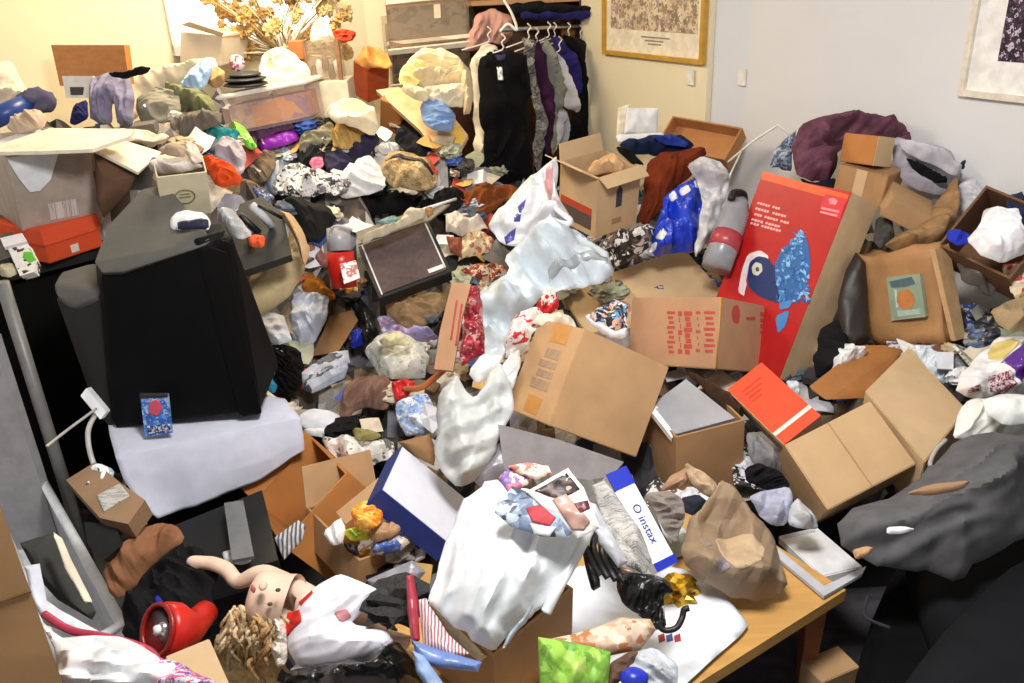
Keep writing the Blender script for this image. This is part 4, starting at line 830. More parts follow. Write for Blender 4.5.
S('mouth', None, None, mat('plastic', '#a8504a'), [(252,584),(256,589),(254,594),(250,590)], th=.003, p=60, Y=Yd-.07, parent=dl, amp=0)
HR = [mat('fur', q, s=30, var=.15) for q in ('#dcc29a', '#d0ae7e', '#e6d2ae', '#c8a270')]
for i, (x, y, r) in enumerate([(248,626,.05),(238,646,.055),(258,644,.055),(242,664,.05),(262,664,.05)]):
    lump('hair_mass', None, None, HR[1], atY(x,y,Yd+.0), (r,r*.8,r), parent=dl, amp=.12, sc=5, ridge=False)
random.seed(21)
for k in range(92):
    sx, sy = random.uniform(228, 280), random.uniform(604, 634); ex, ey = sx+random.gauss(-2, 14), sy+random.uniform(26, 52)
    ex = max(212, min(290, ex)); mx, my = (sx+ex)/2+random.gauss(0, 7), (sy+ey)/2
    d0, d1 = random.uniform(-.055, -.02), random.uniform(-.06, -.01); rr = random.uniform(.0035, .0062)
    tube('hair_lock', None, None, HR[k % 4], [atY(sx, sy, Yd+d0), atY(mx+4, my-6, Yd+d0-.015), atY(mx-4, my+6, Yd+d1-.015), atY(ex, ey, Yd+d1)], [rr*(.6+.5*math.sin(3.1*q/12)) for q in range(13)], dl, n=4, seg=6)
S('fur_collar', None, None, mat('fur', '#e9e0d4'), [(268,618),(280,612),(292,618),(292,640),(284,664),(276,668),(270,650),(274,634)], th=.04, p=45, Y=Yd-.06, parent=dl, amp=.012, sc=20)
gw = S('gown', None, None, mat('cloth', '#e7e7f2', bump=.12, var=.03), [(300,602),(316,586),(334,576),(342,574),(376,588),(378,593),(362,612),(350,624),(388,630),(394,642),(380,654),(350,661),(320,668),(298,667),(288,650),(288,625)], th=.06, p=42, Y=Yd-.05, parent=dl, amp=.0088, sc=10, n=50)
patch(gw, 'red_ribbon', mat('cloth', '#c8322a'), [(287,612),(300,610),(305,622),(296,628),(286,636),(284,625)], .006)
patch(gw, 'red_ribbon', mat('cloth', '#c8322a'), [(298,602),(312,590),(314,594),(302,606)], .004); patch(gw, 'red_stain', mat('cloth', '#c78a90'), [(334,612),(346,608),(350,616),(340,622)], .003, sm=1)
S('lace_cuff', None, None, mat('fur', '#e8e6f4'), [(378,632),(390,634),(392,642),(386,652),(378,650)], th=.02, p=40, Y=Yd-.09, parent=dl, amp=.01)
S('gown_collar', None, None, mat('cloth', '#e4e6ee'), [(272,584),(284,578),(294,578),(294,590),(284,588)], th=.012, p=50, Y=Yd+.05, parent=dl)
bb = S('black_plastic_bag', 'bin bag', 'shiny black plastic bag under the doll gown', mat('bag', '#0f0f10', rough=.25), [(290,668),(330,664),(370,654),(398,642),(412,655),(425,690),(280,695)], th=.08, p=35, Y=1.38, amp=.025)
# ------------------------------------------------------------------ middle of the heap, behind
for lb, nm, ct, m, pts, kw in [
 ('teal crumpled top left of the neon green cloth', 'teal_shirt', 'top', mat('cloth', '#2c7d86'), [(206,132),(214,126),(228,128),(240,132),(236,142),(220,150),(208,154),(204,144)], {}),
 ('neon green cloth in front of the lidded storage box', 'green_cloth', 'cloth', mat('cloth', '#8be05a'), [(232,126),(242,126),(250,134),(258,148),(250,150),(238,142)], {}),
 ('pale lilac grey knit below the teal top', 'grey_knit', 'jumper', mat('cloth', '#a9a2ae'), [(214,148),(226,140),(240,142),(247,154),(244,172),(238,176),(230,164),(216,162)], {}),
 ('bright orange cloth right of the cream gift bag', 'orange_cloth', 'cloth', mat('cloth', '#e0552a'), [(200,156),(214,158),(232,164),(243,178),(240,186),(224,188),(214,184),(206,170)], {}),
 ('bright purple clutch leaning on the lidded storage box', 'purple_clutch', 'clutch bag', mat('plastic', '#9a2cc0'), [(256,142),(276,134),(297,129),(299,140),(282,146),(262,151)], {'th': .025, 'amp': .004}),
 ('dark violet cloth behind the purple clutch', 'violet_cloth', 'cloth', mat('cloth', '#6a4868'), [(248,134),(262,126),(284,122),(296,128),(276,134),(256,141)], {}),
 ('brown flat pouch under the neon green cloth', 'brown_pouch', 'pouch', mat('cloth', '#7a6a58'), [(244,158),(256,152),(276,152),(276,168),(264,184),(246,182)], {}),
 ('grey-green jacket right of the purple clutch', 'green_jacket', 'jacket', mat('cloth', '#8a8672'), [(298,142),(320,126),(334,122),(334,138),(318,152),(300,154)], {}),
 ('black bundled garment right of the purple clutch', 'black_garment', 'clothes', mat('cloth', '#26282a'), [(296,156),(312,144),(332,142),(334,152),(318,164),(300,166)], {}),
 ('tan and yellow handbag on the navy cloth', 'tan_handbag', 'handbag', mat('cloth', '#b8985c'), [(332,130),(344,120),(356,124),(364,134),(360,144),(344,150),(332,146)], {'th': .05}),
 ('dark navy-purple cloth spread under the tan handbag', 'navy_cloth', 'cloth', mat('cloth', '#39344c'), [(322,160),(340,150),(362,144),(376,134),(380,142),(366,158),(346,170),(328,176)], {}),
 ('pink scrap of cloth on the striped garments', 'pink_cloth', 'cloth', mat('cloth', '#dc7fa0'), [(308,162),(322,156),(324,166),(314,172)], {'th': .01}),
 ('white and pale blue striped sheet in the middle heap', 'striped_sheet', 'sheet', mat('stripe', '#cfd4de', '#8f98a8', s=6), [(264,186),(272,160),(284,148),(292,150),(288,170),(280,188),(276,198)], {'amp': .02}),
 ('black and white patterned blouse crumpled in the middle heap', 'patterned_blouse', 'blouse', mat('print', '#e6e6e8', '#d8d8dc', '#3a3a40', '#c9c9ce', '#8a8a92', s=32), [(276,170),(292,160),(312,168),(336,172),(350,180),(346,194),(318,198),(288,196),(272,192)], {'amp': .02}),
 ('white sheet with a black dotted panel by the floral pouch', 'white_sheet', 'sheet', mat('cloth', '#d9dade'), [(334,190),(344,172),(360,160),(374,158),(384,172),(386,188),(364,196),(344,200)], {}),
 ('black dotted scarf on the white sheet', 'dotted_scarf', 'scarf', mat('print', '#1c1c1e', '#242426', '#9a9a9c', '#141416', s=90), [(354,168),(366,162),(378,166),(382,180),(372,188),(362,186)], {'th': .02, 'l': .06}),
 ('black tee lying along the table edge under the patterned blouse', 'black_tee', 'tee shirt', BLACKC, [(300,200),(350,204),(400,194),(430,188),(440,196),(420,208),(370,216),(320,214)], {'amp': .02}),
 ('small white sock beside the floral pouch', 'white_sock', 'sock', mat('cloth', '#e4e4e6'), [(372,148),(388,142),(402,142),(400,150),(384,156)], {'th': .02}),
 ('dark green black jumper behind the floral pouch', 'dark_jumper', 'jumper', mat('cloth', '#24262a'), [(400,128),(416,134),(432,150),(424,158),(404,150),(394,140)], {}),
 ('rust brown clothes on the floor below the hanging clothes', 'rust_clothes', 'clothes', mat('cloth', '#7c4424', bump=.5), [(462,196),(482,186),(510,184),(520,190),(500,206),(478,220),(462,216)], {'amp': .03}),
 ('black shirt crumpled left of the rust brown clothes', 'black_shirt', 'shirt', mat('cloth', '#1c1a1c'), [(436,192),(456,186),(466,196),(456,212),(440,214),(430,204)], {}),
]:
    kw.setdefault('th', .036); kw.setdefault('amp', .02); S(nm, ct, lb, m, pts, p=kw.pop('p', 36), **kw)
# gift bag and items on top of the television
FIT['giftbag'][0] = list(np.array(FIT['giftbag'][0])+atY(167,216,2.75)-atY(162,210,2.75))
gb = Box('giftbag', 'gift_bag', 'gift bag', 'cream paper gift bag with a round stamp standing on the television', mat('paper', '#d8ceae', var=.04), op='b1', t=.004)
o_, A_, B_, n_ = gb.face('c0')
ring = [o_+A_*(.5+.2*math.cos(t))+B_*(.5+.2*math.sin(t)*np.linalg.norm(A_)/np.linalg.norm(B_)*1.0)+n_*.002 for t in [i*math.pi/12 for i in range(24)]]
tube('round_stamp', None, None, mat('paper', '#8c8670'), ring, .0022, gb.ob, n=1, seg=6, closed=True)
gb.decal('c0', .38, .46, .62, .49, mat('paper', '#8c8670'), 'stamp_bar'); gb.decal('c0', .4, .53, .6, .56, mat('paper', '#8c8670'), 'stamp_bar')
for lb, m, pts, th in [('pale pink tissue in the cream gift bag', mat('paper', '#dccfc8'), [(150,172),(158,160),(176,156),(196,158),(204,166),(190,172),(168,176)], .04),
      ('lilac bottle top in the cream gift bag', mat('plastic', '#8d84b0'), [(148,164),(152,156),(158,158),(160,170),(152,172)], .02),
      ('beige ring of cloth behind the cream gift bag', mat('cloth', '#b9a58c'), [(156,150),(170,142),(188,148),(184,158),(168,156)], .03),
      ('pink folded card above the cream gift bag', mat('paper', '#e2cfc0'), [(184,140),(196,146),(204,160),(194,166),(184,156)], .02)]:
    S('gift_bag_filling', 'wrapping', lb, m, pts, th=th, p=60, Y=2.71, amp=.014)
S('white_slipper', 'slipper', 'white and navy slipper lying on top of the television', WHITE, [(170,220),(176,214),(190,211),(206,214),(211,222),(208,230),(180,232),(170,228)], th=.02, p=25, Y=2.48, amp=.003)
S('navy_strap', 'strap', 'navy band across the white slipper', mat('plastic', '#20263a'), [(177,222),(208,218),(209,229),(178,230)], th=.012, p=40, Y=2.42, amp=.002)
# dark crate of odds right of TV
ck = slab('black_tray', 'tray', 'black tray filled with cables right of the television', DARK, [(228,236),(240,204),(262,196),(282,214),(291,255),(240,272)], th=.03, p=30, Y=2.75)
for k, (a, b_, r) in enumerate([((236,262),(290,250),.005),((234,255),(284,232),.004),((240,215),(262,235),.012),((252,205),(272,226),.014),((246,225),(256,262),.006),((258,205),(282,218),.006)]):
    tube('tray_rail', None, None, [GREYP, DARK, BLACK][k % 3], [atY(*a, 2.72), atY(*b_, 2.75)], r, ck, n=1)
S('clear_blister', 'plastic wrap', 'crumpled clear wrap in the black tray', mat('bag', '#c3c5c8', alpha=.85), [(216,212),(230,208),(244,222),(252,236),(240,240),(226,232)], th=.04, p=40, Y=2.66, amp=.02)
S('orange_scrap', 'packet', 'orange packet end on the black tray', mat('paper', '#e2562c'), [(247,236),(256,232),(266,238),(264,248),(250,247)], th=.015, p=40, Y=2.62)
S('striped_wallet', 'wallet', 'blue and white packet behind the black tray', mat('print', '#5c6c9c', '#c8c8d0', '#3a3f60', s=40), [(250,190),(266,188),(276,198),(262,204)], th=.03, p=40, Y=3.1)
# cream round cushion
S('round_cushion', 'cushion', 'big round cream cushion right of the television', mat('cloth', '#b7a680', bump=.1, var=.06), [(240,268),(262,262),(284,252),(292,222),(282,212),(296,222),(308,244),(306,268),(296,290),(276,308),(248,318),(242,300)], th=.1, p=55, Y=2.85, amp=.012, sc=5)
S('small_cushion', 'cushion', 'peach cushion rim peeking behind the round cream cushion', mat('cloth', '#d2ae84'), [(278,210),(292,214),(304,232),(310,254),(304,268),(296,240)], th=.04, p=55, Y=2.75, amp=.006)
S('rubber_boots_bag', 'bag', 'dark bag with boots behind the round cushion', mat('cloth', '#2c2a28', bump=.5), [(270,204),(300,200),(330,206),(336,220),(322,240),(306,240),(296,222),(280,212)], th=.06, p=45, amp=.03)
# kettle / red white bottle
k_ = empty('red_tin', atY(340, 285, 3.0), 'red and grey tin with white lid left of the speaker', 'tin')
vs, fs = tube_mesh([atY(344,288,2.95), atY(341,262,2.98), atY(340,252,2.99)], [.048,.05,.05], 20); link('tin_body', vs, fs, RED, k_, smooth=True)
vs, fs = tube_mesh([atY(340,251,2.99), atY(338,228,3.02)], [.046,.042], 20); link('tin_top', vs, fs, mat('plastic', '#a5a4a8'), k_, smooth=True)
tube('handle', None, None, GREYP, [atY(330,236,2.98), atY(332,228,2.97), atY(340,226,2.96), atY(352,230,2.98)], .005, k_)
slab('white_card', 'card', 'white printed card in front of the red tin', mat('print', '#e8e6e6', '#f2f0ee', '#c87a70', s=40), [(340,264),(356,260),(360,278),(344,284)], th=.005, p=60, Y=2.85)
# speaker panel / amplifier
am = Box('amp', 'speaker', 'speaker', 'black speaker with a dark grille and silver edges lying on the heap', BLACK)
am.decal('c0', .05, .06, .95, .97, mat('cloth', '#5b4f4e', s=60), 'grille', .004)
am.decal('c0', .045, .04, .065, .98, mat('plastic', '#d8d8dc'), 'silver_trim', .006); am.decal('c0', .935, .1, .955, 1.0, mat('plastic', '#d8d8dc'), 'silver_trim', .006)
am.decal('c0', .72, .1, .93, .17, mat('plastic', '#e2e2e4'), 'badge', .006)
q = am; 
slab('picture_glass', 'frame', 'glass sheet in a thin frame behind the speaker', mat('plastic', '#8d8576'), [(356,232),(425,207),(450,204),(430,220),(358,244)], th=.012, p=45, Y=3.3)
S('cream_cloth', 'cloth', 'cream towel along the top edge of the speaker', mat('cloth', '#cdc3ac'), [(360,238),(380,228),(400,222),(410,208),(424,210),(426,218),(400,228),(364,244)], th=.025, p=45, Y=3.2)
S('teal_folder', 'folder', 'dull teal folder between the glass frame and cream towel', mat('paper', '#6f8e8c'), [(376,222),(394,214),(400,220),(386,228)], th=.01, p=45, Y=3.25)
S('wooden_handle', 'wooden knob', 'wooden knob at the top right corner of the speaker', mat('wood', '#a07848'), [(424,208),(432,206),(434,214),(428,219)], th=.02, p=50, Y=3.15)
tube('metal_rod', 'rod', 'white rod sticking out to the right behind the speaker', WHITE, [atY(424,209,3.25), atY(456,199,3.4)], .006, n=1)
S('crumpled_carton', 'cardboard', 'crumpled white carton right of the speaker', mat('paper', '#dcd2c8'), [(446,216),(456,211),(480,214),(488,226),(472,232),(462,238),(446,232)], th=.04, p=45, amp=.02, sm=0)
S('cream_packet', 'packet', 'cream packet with red marks right of the speaker', mat('print', '#e2cfae', '#ead9bc', '#b8705a', '#dcc6a0', s=26), [(462,236),(480,228),(494,240),(488,252),(466,258),(458,262)], th=.03, p=45, amp=.02, sm=0)
S('red_brown_box', 'box', 'reddish box open beside the cream packet', mat('card', '#8a4a38'), [(446,236),(462,238),(462,258),(450,252)], th=.05, p=50, sm=0, amp=.004)
S('snack_wrappers', 'wrappers', 'red and cream wrappers below the cream packet', mat('print', '#a8382c', '#d9b890', '#e8dcc8', '#7a4030', s=30), [(460,268),(480,262),(506,264),(510,274),(490,284),(468,284)], th=.05, p=45, amp=.03)
S('brown_leather_bag', 'bag', 'tan leather bag crumpled below the speaker', mat('cloth', '#a58764', bump=.4), [(384,304),(410,298),(440,292),(448,300),(440,318),(424,328),(400,330),(390,316)], th=.06, p=40, amp=.03, f=10, sc=12)
S('lilac_bag', 'bag', 'lilac printed bag left of the tan leather bag', mat('print', '#9c92c8', '#8a84a8', '#b8b0d8', '#a0708c', s=22), [(376,312),(390,312),(404,332),(430,334),(440,342),(420,350),(384,344)], th=.04, p=40, amp=.02)
w_ = slab('carton_strip', 'cardboard', 'tall narrow tan carton strip standing in the middle of the heap', mat('card', '#b58a68', s=9), [(452,282),(471,284),(462,318),(453,371),(434,369),(440,330)], th=.03, p=55, Y=2.55)
for pts in ([(456,300),(458,300),(452,340),(450,340)], [(461,304),(463,304),(457,346),(455,346)]): patch(w_, 'red_print', REDPR, pts, .001, n=5)
S('red_gift_wrap', 'wrapping paper', 'red patterned wrapping paper right of the narrow carton strip', mat('print', '#a8283a', '#c04454', '#8a2030', '#d8a8a0', s=34), [(468,286),(478,288),(482,310),(486,350),(470,362),(458,366),(464,320)], th=.04, p=50, Y=2.65, amp=.02)
S('blue_grey_carrier', 'carrier bag', 'blue-grey plastic bag left of the brown card piece', mat('bag', '#c3cadb', var=.06), [(280,302),(290,292),(310,292),(331,298),(326,320),(314,344),(302,352),(288,338),(284,318)], th=.05, p=50, amp=.02)
slab('cardboard_piece', 'cardboard', 'plain brown card piece right of the blue-grey plastic bag', CARDD, [(330,316),(352,310),(358,320),(338,352),(312,356)], th=.008, p=45, l=.05)
S('black_bin_bag', 'bin bag', 'small shiny black bag right of the brown card piece', mat('bag', '#18181a', rough=.3), [(346,296),(362,300),(376,320),(380,340),(372,356),(362,350),(358,320)], th=.05, p=45, amp=.03)
S('orange_cloth_toy', 'soft toy', 'orange-brown plush under the black bag with boots', mat('fur', '#b8742c', s=40), [(296,272),(310,270),(330,288),(336,300),(320,298),(300,292)], th=.05, p=45, amp=.02)
S('pink_packet', 'packet', 'dusty pink packet above the orange-brown plush', mat('paper', '#9c6a64'), [(308,246),(322,244),(330,266),(322,270),(310,258)], th=.03, p=45, amp=.02)
S('yellow_wrapper', 'packet', 'orange and yellow wrapper below the red tin', mat('print', '#d8963c', '#b8702c', '#e0b880', s=30), [(342,276),(356,274),(360,292),(348,298),(340,288)], th=.02, p=45, l=.06)
S('blue_tarp', 'carrier bag', 'deep blue crumpled bag beside the black bag', mat('bag', '#2434a8'), [(352,330),(366,328),(366,344),(350,350)], th=.03, p=45, amp=.02)
S('clear_food_bag', 'clear bag', 'clear bag with pale food packs in the middle of the heap', mat('print', '#b9bbb4', '#c6c7c0', '#9a9c98', '#d4d4cc', s=16), [(364,348),(380,332),(400,330),(424,342),(430,360),(420,378),(396,382),(374,370)], th=.05, p=45, amp=.03)
S('food_pack', 'food pack', 'pale yellow pack on top of the clear bag', mat('paper', '#d2cba4'), [(378,338),(396,332),(412,338),(408,346),(384,348)], th=.02, p=40, l=.13)
S('grey_poster', 'magazine', 'grey-blue leaflet with handwriting left of the clear bag', mat('print', '#a9b0c2', '#b4bacb', '#9ba2b6', '#4a4c58', s=16), [(300,374),(330,352),(348,350),(350,362),(344,378),(312,394),(304,390)], th=.015, p=40, amp=.006, sm=0)
S('black_curly_wig', 'wig', 'black frizzy tangle left of the grey-blue leaflet', mat('fur', '#171415', s=60), [(256,352),(280,344),(300,350),(304,370),(302,388),(290,396),(276,388),(268,372)], th=.07, p=45, amp=.04, sc=30)
S('turquoise_box', 'small box', 'turquoise box corner under the black tangle', mat('paper', '#2f8fb8'), [(258,374),(268,372),(278,384),(274,394),(262,388)], th=.03, p=45)
S('brown_jumper', 'jumper', 'brown crumpled jumper in the middle of the heap', mat('cloth', '#86685a', bump=.5), [(340,402),(346,384),(360,376),(376,374),(390,380),(392,400),(388,410),(366,408),(352,414),(346,424),(338,416)], th=.06, p=40, amp=.03, sc=13)
S('red_blue_pack', 'snack bag', 'red and blue snack bag right of the brown jumper', mat('print', '#d7e0f0', '#7f9fd0', '#e9edf6', '#a8bde0', s=26), [(394,404),(414,392),(430,394),(436,412),(426,434),(408,438),(398,424)], th=.05, p=50, amp=.015)
S('red_pack_top', 'packet', 'red top corner above the red and blue snack bag', mat('plastic', '#cf2c30'), [(390,382),(402,378),(416,382),(410,394),(398,406)], th=.025, p=50, l=.05)
tube('orange_strap', 'strap', 'orange-brown strap lying above the red and blue snack bag', mat('plastic', '#b8683a'), [hit(404,389,.08), hit(420,388,.08), hit(432,380,.08), hit(444,370,.09)], .011)
S('paper_plate', 'paper plate', 'white paper plate right of the television cloth', BLUEWHITE, [(298,416),(312,408),(330,410),(344,418),(342,428),(322,432),(302,428)], th=.012, p=25, l=.04, amp=.003)
S('envelope', 'envelope', 'white envelope under the paper plate', WHITE, [(304,430),(342,426),(352,432),(340,440),(306,436)], th=.008, p=25, l=.03)
S('white_sheet_paper', 'paper', 'white paper sheets right of the television under the cushion', BLUEWHITE, [(250,322),(262,310),(284,316),(292,340),(280,346),(252,334)], th=.02, p=40, amp=.008, sm=0)
tube('wire_bundle', 'wires', 'silver wires along the foot of the white paper sheets', GREYP, [hit(250,330,.06), hit(266,346,.05), hit(288,352,.05)], .006)
S('cream_paper', 'paper', 'cream paper corner right of the television base', CREAM, [(258,384),(276,396),(298,416),(300,424),(270,424),(260,410)], th=.015, p=35, l=.06, sm=0)
S('crumpled_foil', 'foil', 'crumpled black and white wrapping above the snack carton', mat('print', '#e2e0dc', '#cfccc8', '#6d6a68', '#f0eeea', s=24), [(320,440),(350,436),(390,440),(394,454),(370,466),(352,470),(334,458)], th=.04, p=35, amp=.03)
S('green_leaf_wrapper', 'wrapper', 'olive wrapper above the crumpled foil', mat('paper', '#8d8450'), [(352,430),(370,428),(382,434),(370,442),(356,440)], th=.02, p=35, l=.06)
# open cartons
lo = Box('leftopen', 'open_carton', 'open carton', 'open orange-brown carton below the television cloth', CARDO, op='c0', t=.007)
lo.flap('c0', 'b1', .06, 20)
S('barcode_leaflet', 'label', 'white barcode label hanging on the orange-brown carton', mat('stripe', '#b9b9bd', '#57575c', s=28), [(274,538),(298,520),(306,526),(302,540),(284,560)], th=.008, p=50, Y=1.82, amp=.002, sm=0)
sn = Box('snack', 'open_carton', 'open carton', 'open carton full of orange and yellow snack packs', CARD2, op='c0', t=.007)
sn.flap('c0', 'b1', .12, 25, CARD); sn.flap('c0', 'a1', .05, 15, CARD)
for lb, m, pts in [('orange snack pack in the open carton', mat('print', '#e88a20', '#f0a030', '#d87018', '#f8c060', s=34), [(350,510),(362,500),(378,502),(384,516),(376,530),(356,530)]),
      ('yellow-green snack pack in the open carton', mat('print', '#c8d040', '#e0d850', '#8aa838', s=30), [(342,532),(356,526),(372,530),(370,540),(352,542)]),
      ('white packet in the open carton', WHITE, [(322,532),(340,516),(346,528),(342,544),(332,546)]),
      ('blue and cream packet in the open carton', mat('print', '#4a68b8', '#d9cdb8', '#8a9ccc', s=22), [(370,542),(398,532),(412,540),(400,552),(372,556)]),
      ('tan loaf bag in the open carton', mat('paper', '#b8926c'), [(366,532),(388,518),(404,524),(396,536),(374,544)]),
      ('black tray in the open carton', BLACK, [(342,542),(356,544),(360,556),(348,552)])]:
    S('snack_pack', 'snack pack', lb, m, pts, th=.03, p=35, Y=1.9, amp=.008)
slab('black_sticker_card', 'card', 'tan card with black square between the two open cartons', CARD, [(336,512),(378,478),(384,484),(378,500),(346,524)], th=.006, p=45, Y=2.0)
bl = Box('bluelid', 'flat_box', 'flat box', 'flat white box with dark blue sides standing tilted in the middle', mat('paper', '#d5d9e6', var=.02))
bl.decal('a0', 0, 0, 1, 1, mat('paper', '#1c2f78'), 'blue_side'); bl.decal('b0', 0, 0, 1, 1, mat('paper', '#1c2f78'), 'blue_side')
S('cardboard_piece', 'cardboard', 'brown carton flap behind the flat white box', CARDD, [(398,442),(430,434),(436,450),(434,466),(414,456)], th=.02, p=50, Y=2.15, sm=0, amp=.002)
tb = S('carrier_bag', 'carrier bag', 'white see-through carrier bag in the middle of the heap', mat('bag', '#c9cccc', alpha=.93, var=.06), [(444,384),(456,374),(462,392),(474,398),(490,372),(502,362),(510,384),(514,404),(504,430),(496,458),(478,478),(456,486),(440,476),(432,450),(436,420)], th=.1, p=55, Y=2.08, amp=.02, sc=9, f=80, st=4, n=64)
slab('storage_tub_wall', 'plastic tub', 'grey translucent tub wall under the big plain carton', mat('clear', '#8f8a8c', alpha=.9), [(498,424),(560,440),(624,462),(612,476),(590,480),(504,470)], th=.04, p=60, Y=2.0)
S('grey_board', 'plastic lid', 'dark grey-violet lid under the white carrier bag', mat('plastic', '#7d7880'), [(470,478),(498,440),(520,450),(540,470),(500,480),(484,490)], th=.03, p=40, Y=2.02, amp=.002)
# bag box at the bottom with big white bag and magazines
zT = .41
bgb = Box('bagbox', 'open_carton', 'open carton', 'open tan carton at the bottom holding a full white bag', CARD2, op='c0', t=.007)
bgb.flap('c0', 'b1', .1, 10, CARD, u0=.3); 
big = S('white_sack', 'plastic sack', 'full white plastic bag bulging out of the bottom carton', mat('bag', '#dde3e8', var=.03), [(468,500),(482,486),(500,480),(540,500),(572,522),(590,528),(580,560),(556,596),(534,614),(502,636),(494,654),(470,640),(440,612),(426,600),(440,560),(454,520)], th=.07, p=42, Y=1.47, amp=.015, sc=8, n=64, f=70, st=3)
S('folded_paper', 'paper', 'blue-white paper folded along the right side of the white bag', mat('paper', '#d0dcec'), [(540,560),(576,540),(572,556),(546,598),(522,626),(500,650),(508,630)], th=.02, p=50, Y=1.42, amp=.01)
tube('plastic_strip', 'plastic strip', 'white plastic strip hanging at the right of the full white bag', WBAG, [atY(590,528,1.52), atY(576,556,1.46), atY(556,592,1.4), atY(546,612,1.38)], [.012]*19, seg=8)
for lb, m, pts, dp in [('magazine with a pink floral cover, top left on the white bag', mat('print', '#c86a84', '#7a5a9a', '#e0c8c8', '#4a5a8a', s=34), [(498,478),(512,464),(532,472),(528,484),(510,496)], .10),
    ('magazine with a red and grey city picture on the white bag', mat('print', '#8a9ab0', '#6a7a94', '#b8c4d0', '#3c4658', s=22), [(494,512),(512,486),(540,496),(574,530),(568,538),(540,536),(510,526)], .115),
    ('white-edged magazine with a dark photo of people, on the white bag', mat('paper', '#e8e6e6'), [(526,492),(568,468),(584,488),(600,528),(578,538)], .12),
    ('magazine with a cream and red cover at the top of the pile', mat('print', '#e8d8c8', '#d87868', '#f0e8e0', s=26), [(508,466),(528,462),(548,466),(552,474),(536,480),(520,474)], .11)]:
    cx_, cy_ = np.mean(pts, 0); mg = S('magazine', 'magazine', lb, m, pts, th=.008, p=42, P0=onplane(big, cx_, cy_, dp), amp=.004, sm=0)
    if 'people' in lb:
        patch(mg, 'cover_photo', mat('print', '#3a2a2a', '#5a4440', '#1f1a1c', '#b8a8a0', s=30), [(534,491),(567,473),(580,489),(560,500)], .002); patch(mg, 'cover_figure', mat('plastic', '#b08c80'), [(552,500),(566,494),(590,522),(584,530),(572,530)], .0025)
        patch(mg, 'cover_photo', mat('plastic', '#5c1f24'), [(574,504),(588,500),(590,508),(580,514)], .004)
    if 'city' in lb:
        patch(mg, 'cover_red', mat('paper', '#a8323c'), [(526,508),(540,504),(556,518),(550,526),(532,522)], .002); patch(mg, 'cover_white', WHITE, [(530,524),(556,528),(550,536),(534,534)], .002)
for i, (lb, c, pts, Yy) in enumerate([('grey newspaper bundle fanned right of the magazines', 'n', [(592,486),(604,480),(616,494),(640,530),(652,560),(646,574),(630,562),(604,520)], 1.66),
      ('newspaper roll curling over the black strap', 'n', [(600,520),(616,530),(640,560),(644,574),(626,566),(606,544)], 1.58), ('white newspaper layer nearest the magazines', 'w', [(584,500),(596,504),(610,530),(628,562),(618,568),(600,545)], 1.55), ('cream paper layer under the newspaper', 'c', [(594,530),(604,536),(622,566),(632,572),(616,574),(600,556)], 1.54)]):
    S('newspaper', 'newspaper', lb, {'n': NEWS, 'w': GREYP, 'c': mat('paper', '#d8b48c')}[c], pts, th=.01, p=45, Y=Yy, amp=.008, f=-60, st=4, sm=0)
for k in range(4):
    tube('black_strap', 'strap', ['outermost black strap end curling out of the newspapers', 'second black strap curling out of the newspapers', 'third black strap among the newspapers', 'innermost black strap among the newspapers'][k], BLACK, [atY(590+k*7,528+k*5,1.56), atY(584+k*9,542+k*5,1.52), atY(592+k*9,562+k*4,1.5), atY(600+k*8,576+k*2,1.48)], .008)
S('black_remote', 'strap', 'flat black tongue hanging left of the black purse', BLACK, [(580,540),(590,545),(602,586),(592,592),(586,570)], th=.015, p=50, Y=1.5, amp=.003)
pr = S('black_purse', 'purse', 'crumpled black purse lying on the white plastic sheet', mat('bag', '#131314', rough=.35), [(616,574),(630,572),(650,574),(668,580),(674,592),(662,596),(664,612),(668,626),(654,630),(640,614),(622,606),(616,590)], th=.05, p=35, Y=1.5, amp=.025)
tube('purse_cord', None, None, BLACK, [atY(656,622,1.44), atY(664,630,1.43), atY(676,628,1.43), atY(682,618,1.45), atY(684,610,1.46), atY(689,608,1.46)], .007, pr)
lump('gold_ornament', 'ornament', 'gold tangled ornament right of the black purse', mat('metal', '#c9a23a', rough=.4), atz(678,590,zT+.03), (.045,.04,.03), amp=.45, sc=6)
# coffee table
TW = mat('wood', '#c99a58', s=6, var=.06)
tz = zT-.004
c_f = atz(846,590,tz); c_l = atz(640,720,tz); dl_ = (c_l-c_f); dl_ /= np.linalg.norm(dl_); dn = np.array([-dl_[1], dl_[0], 0]); dn = dn if dn[1] > 0 else -dn
tbl = empty('coffee_table', [c_f[0]-.4, c_f[1], 0], 'light wooden coffee table under the bottom right of the heap', 'coffee table')
quad = [c_f, c_f+dl_*1.15, c_f+dl_*1.15+dn*.62, c_f+dn*.62]
quadslab('table_top', TW, quad, .035, tbl) if np.cross(quad[1]-quad[0], quad[3]-quad[0])[2] > 0 else quadslab('table_top', TW, [quad[0], quad[3], quad[2], quad[1]], .035, tbl)
for a, b_ in ((.04, .06), (1.08, .06), (.04, .54), (1.08, .54)):
    p = c_f+dl_*a+dn*b_; s_ = .028
    hull('leg', None, None, mat('wood', '#8a5430', s=6), [(p[0]+i*s_, p[1]+j*s_, tz-.035) for i in (-1, 1) for j in (-1, 1)]+[(p[0]+i*s_*.6, p[1]+j*s_*.6, .003) for i in (-1, 1) for j in (-1, 1)], tbl, bev=.004)
st_ = hull('table_apron', None, None, mat('wood', '#a87840', s=6), [(c_f+dl_*u+dn*v_+np.array([0,0,-h])) for u in (.06, 1.08) for v_ in (.05, .07) for h in (.036, .09)], tbl, bev=.003)
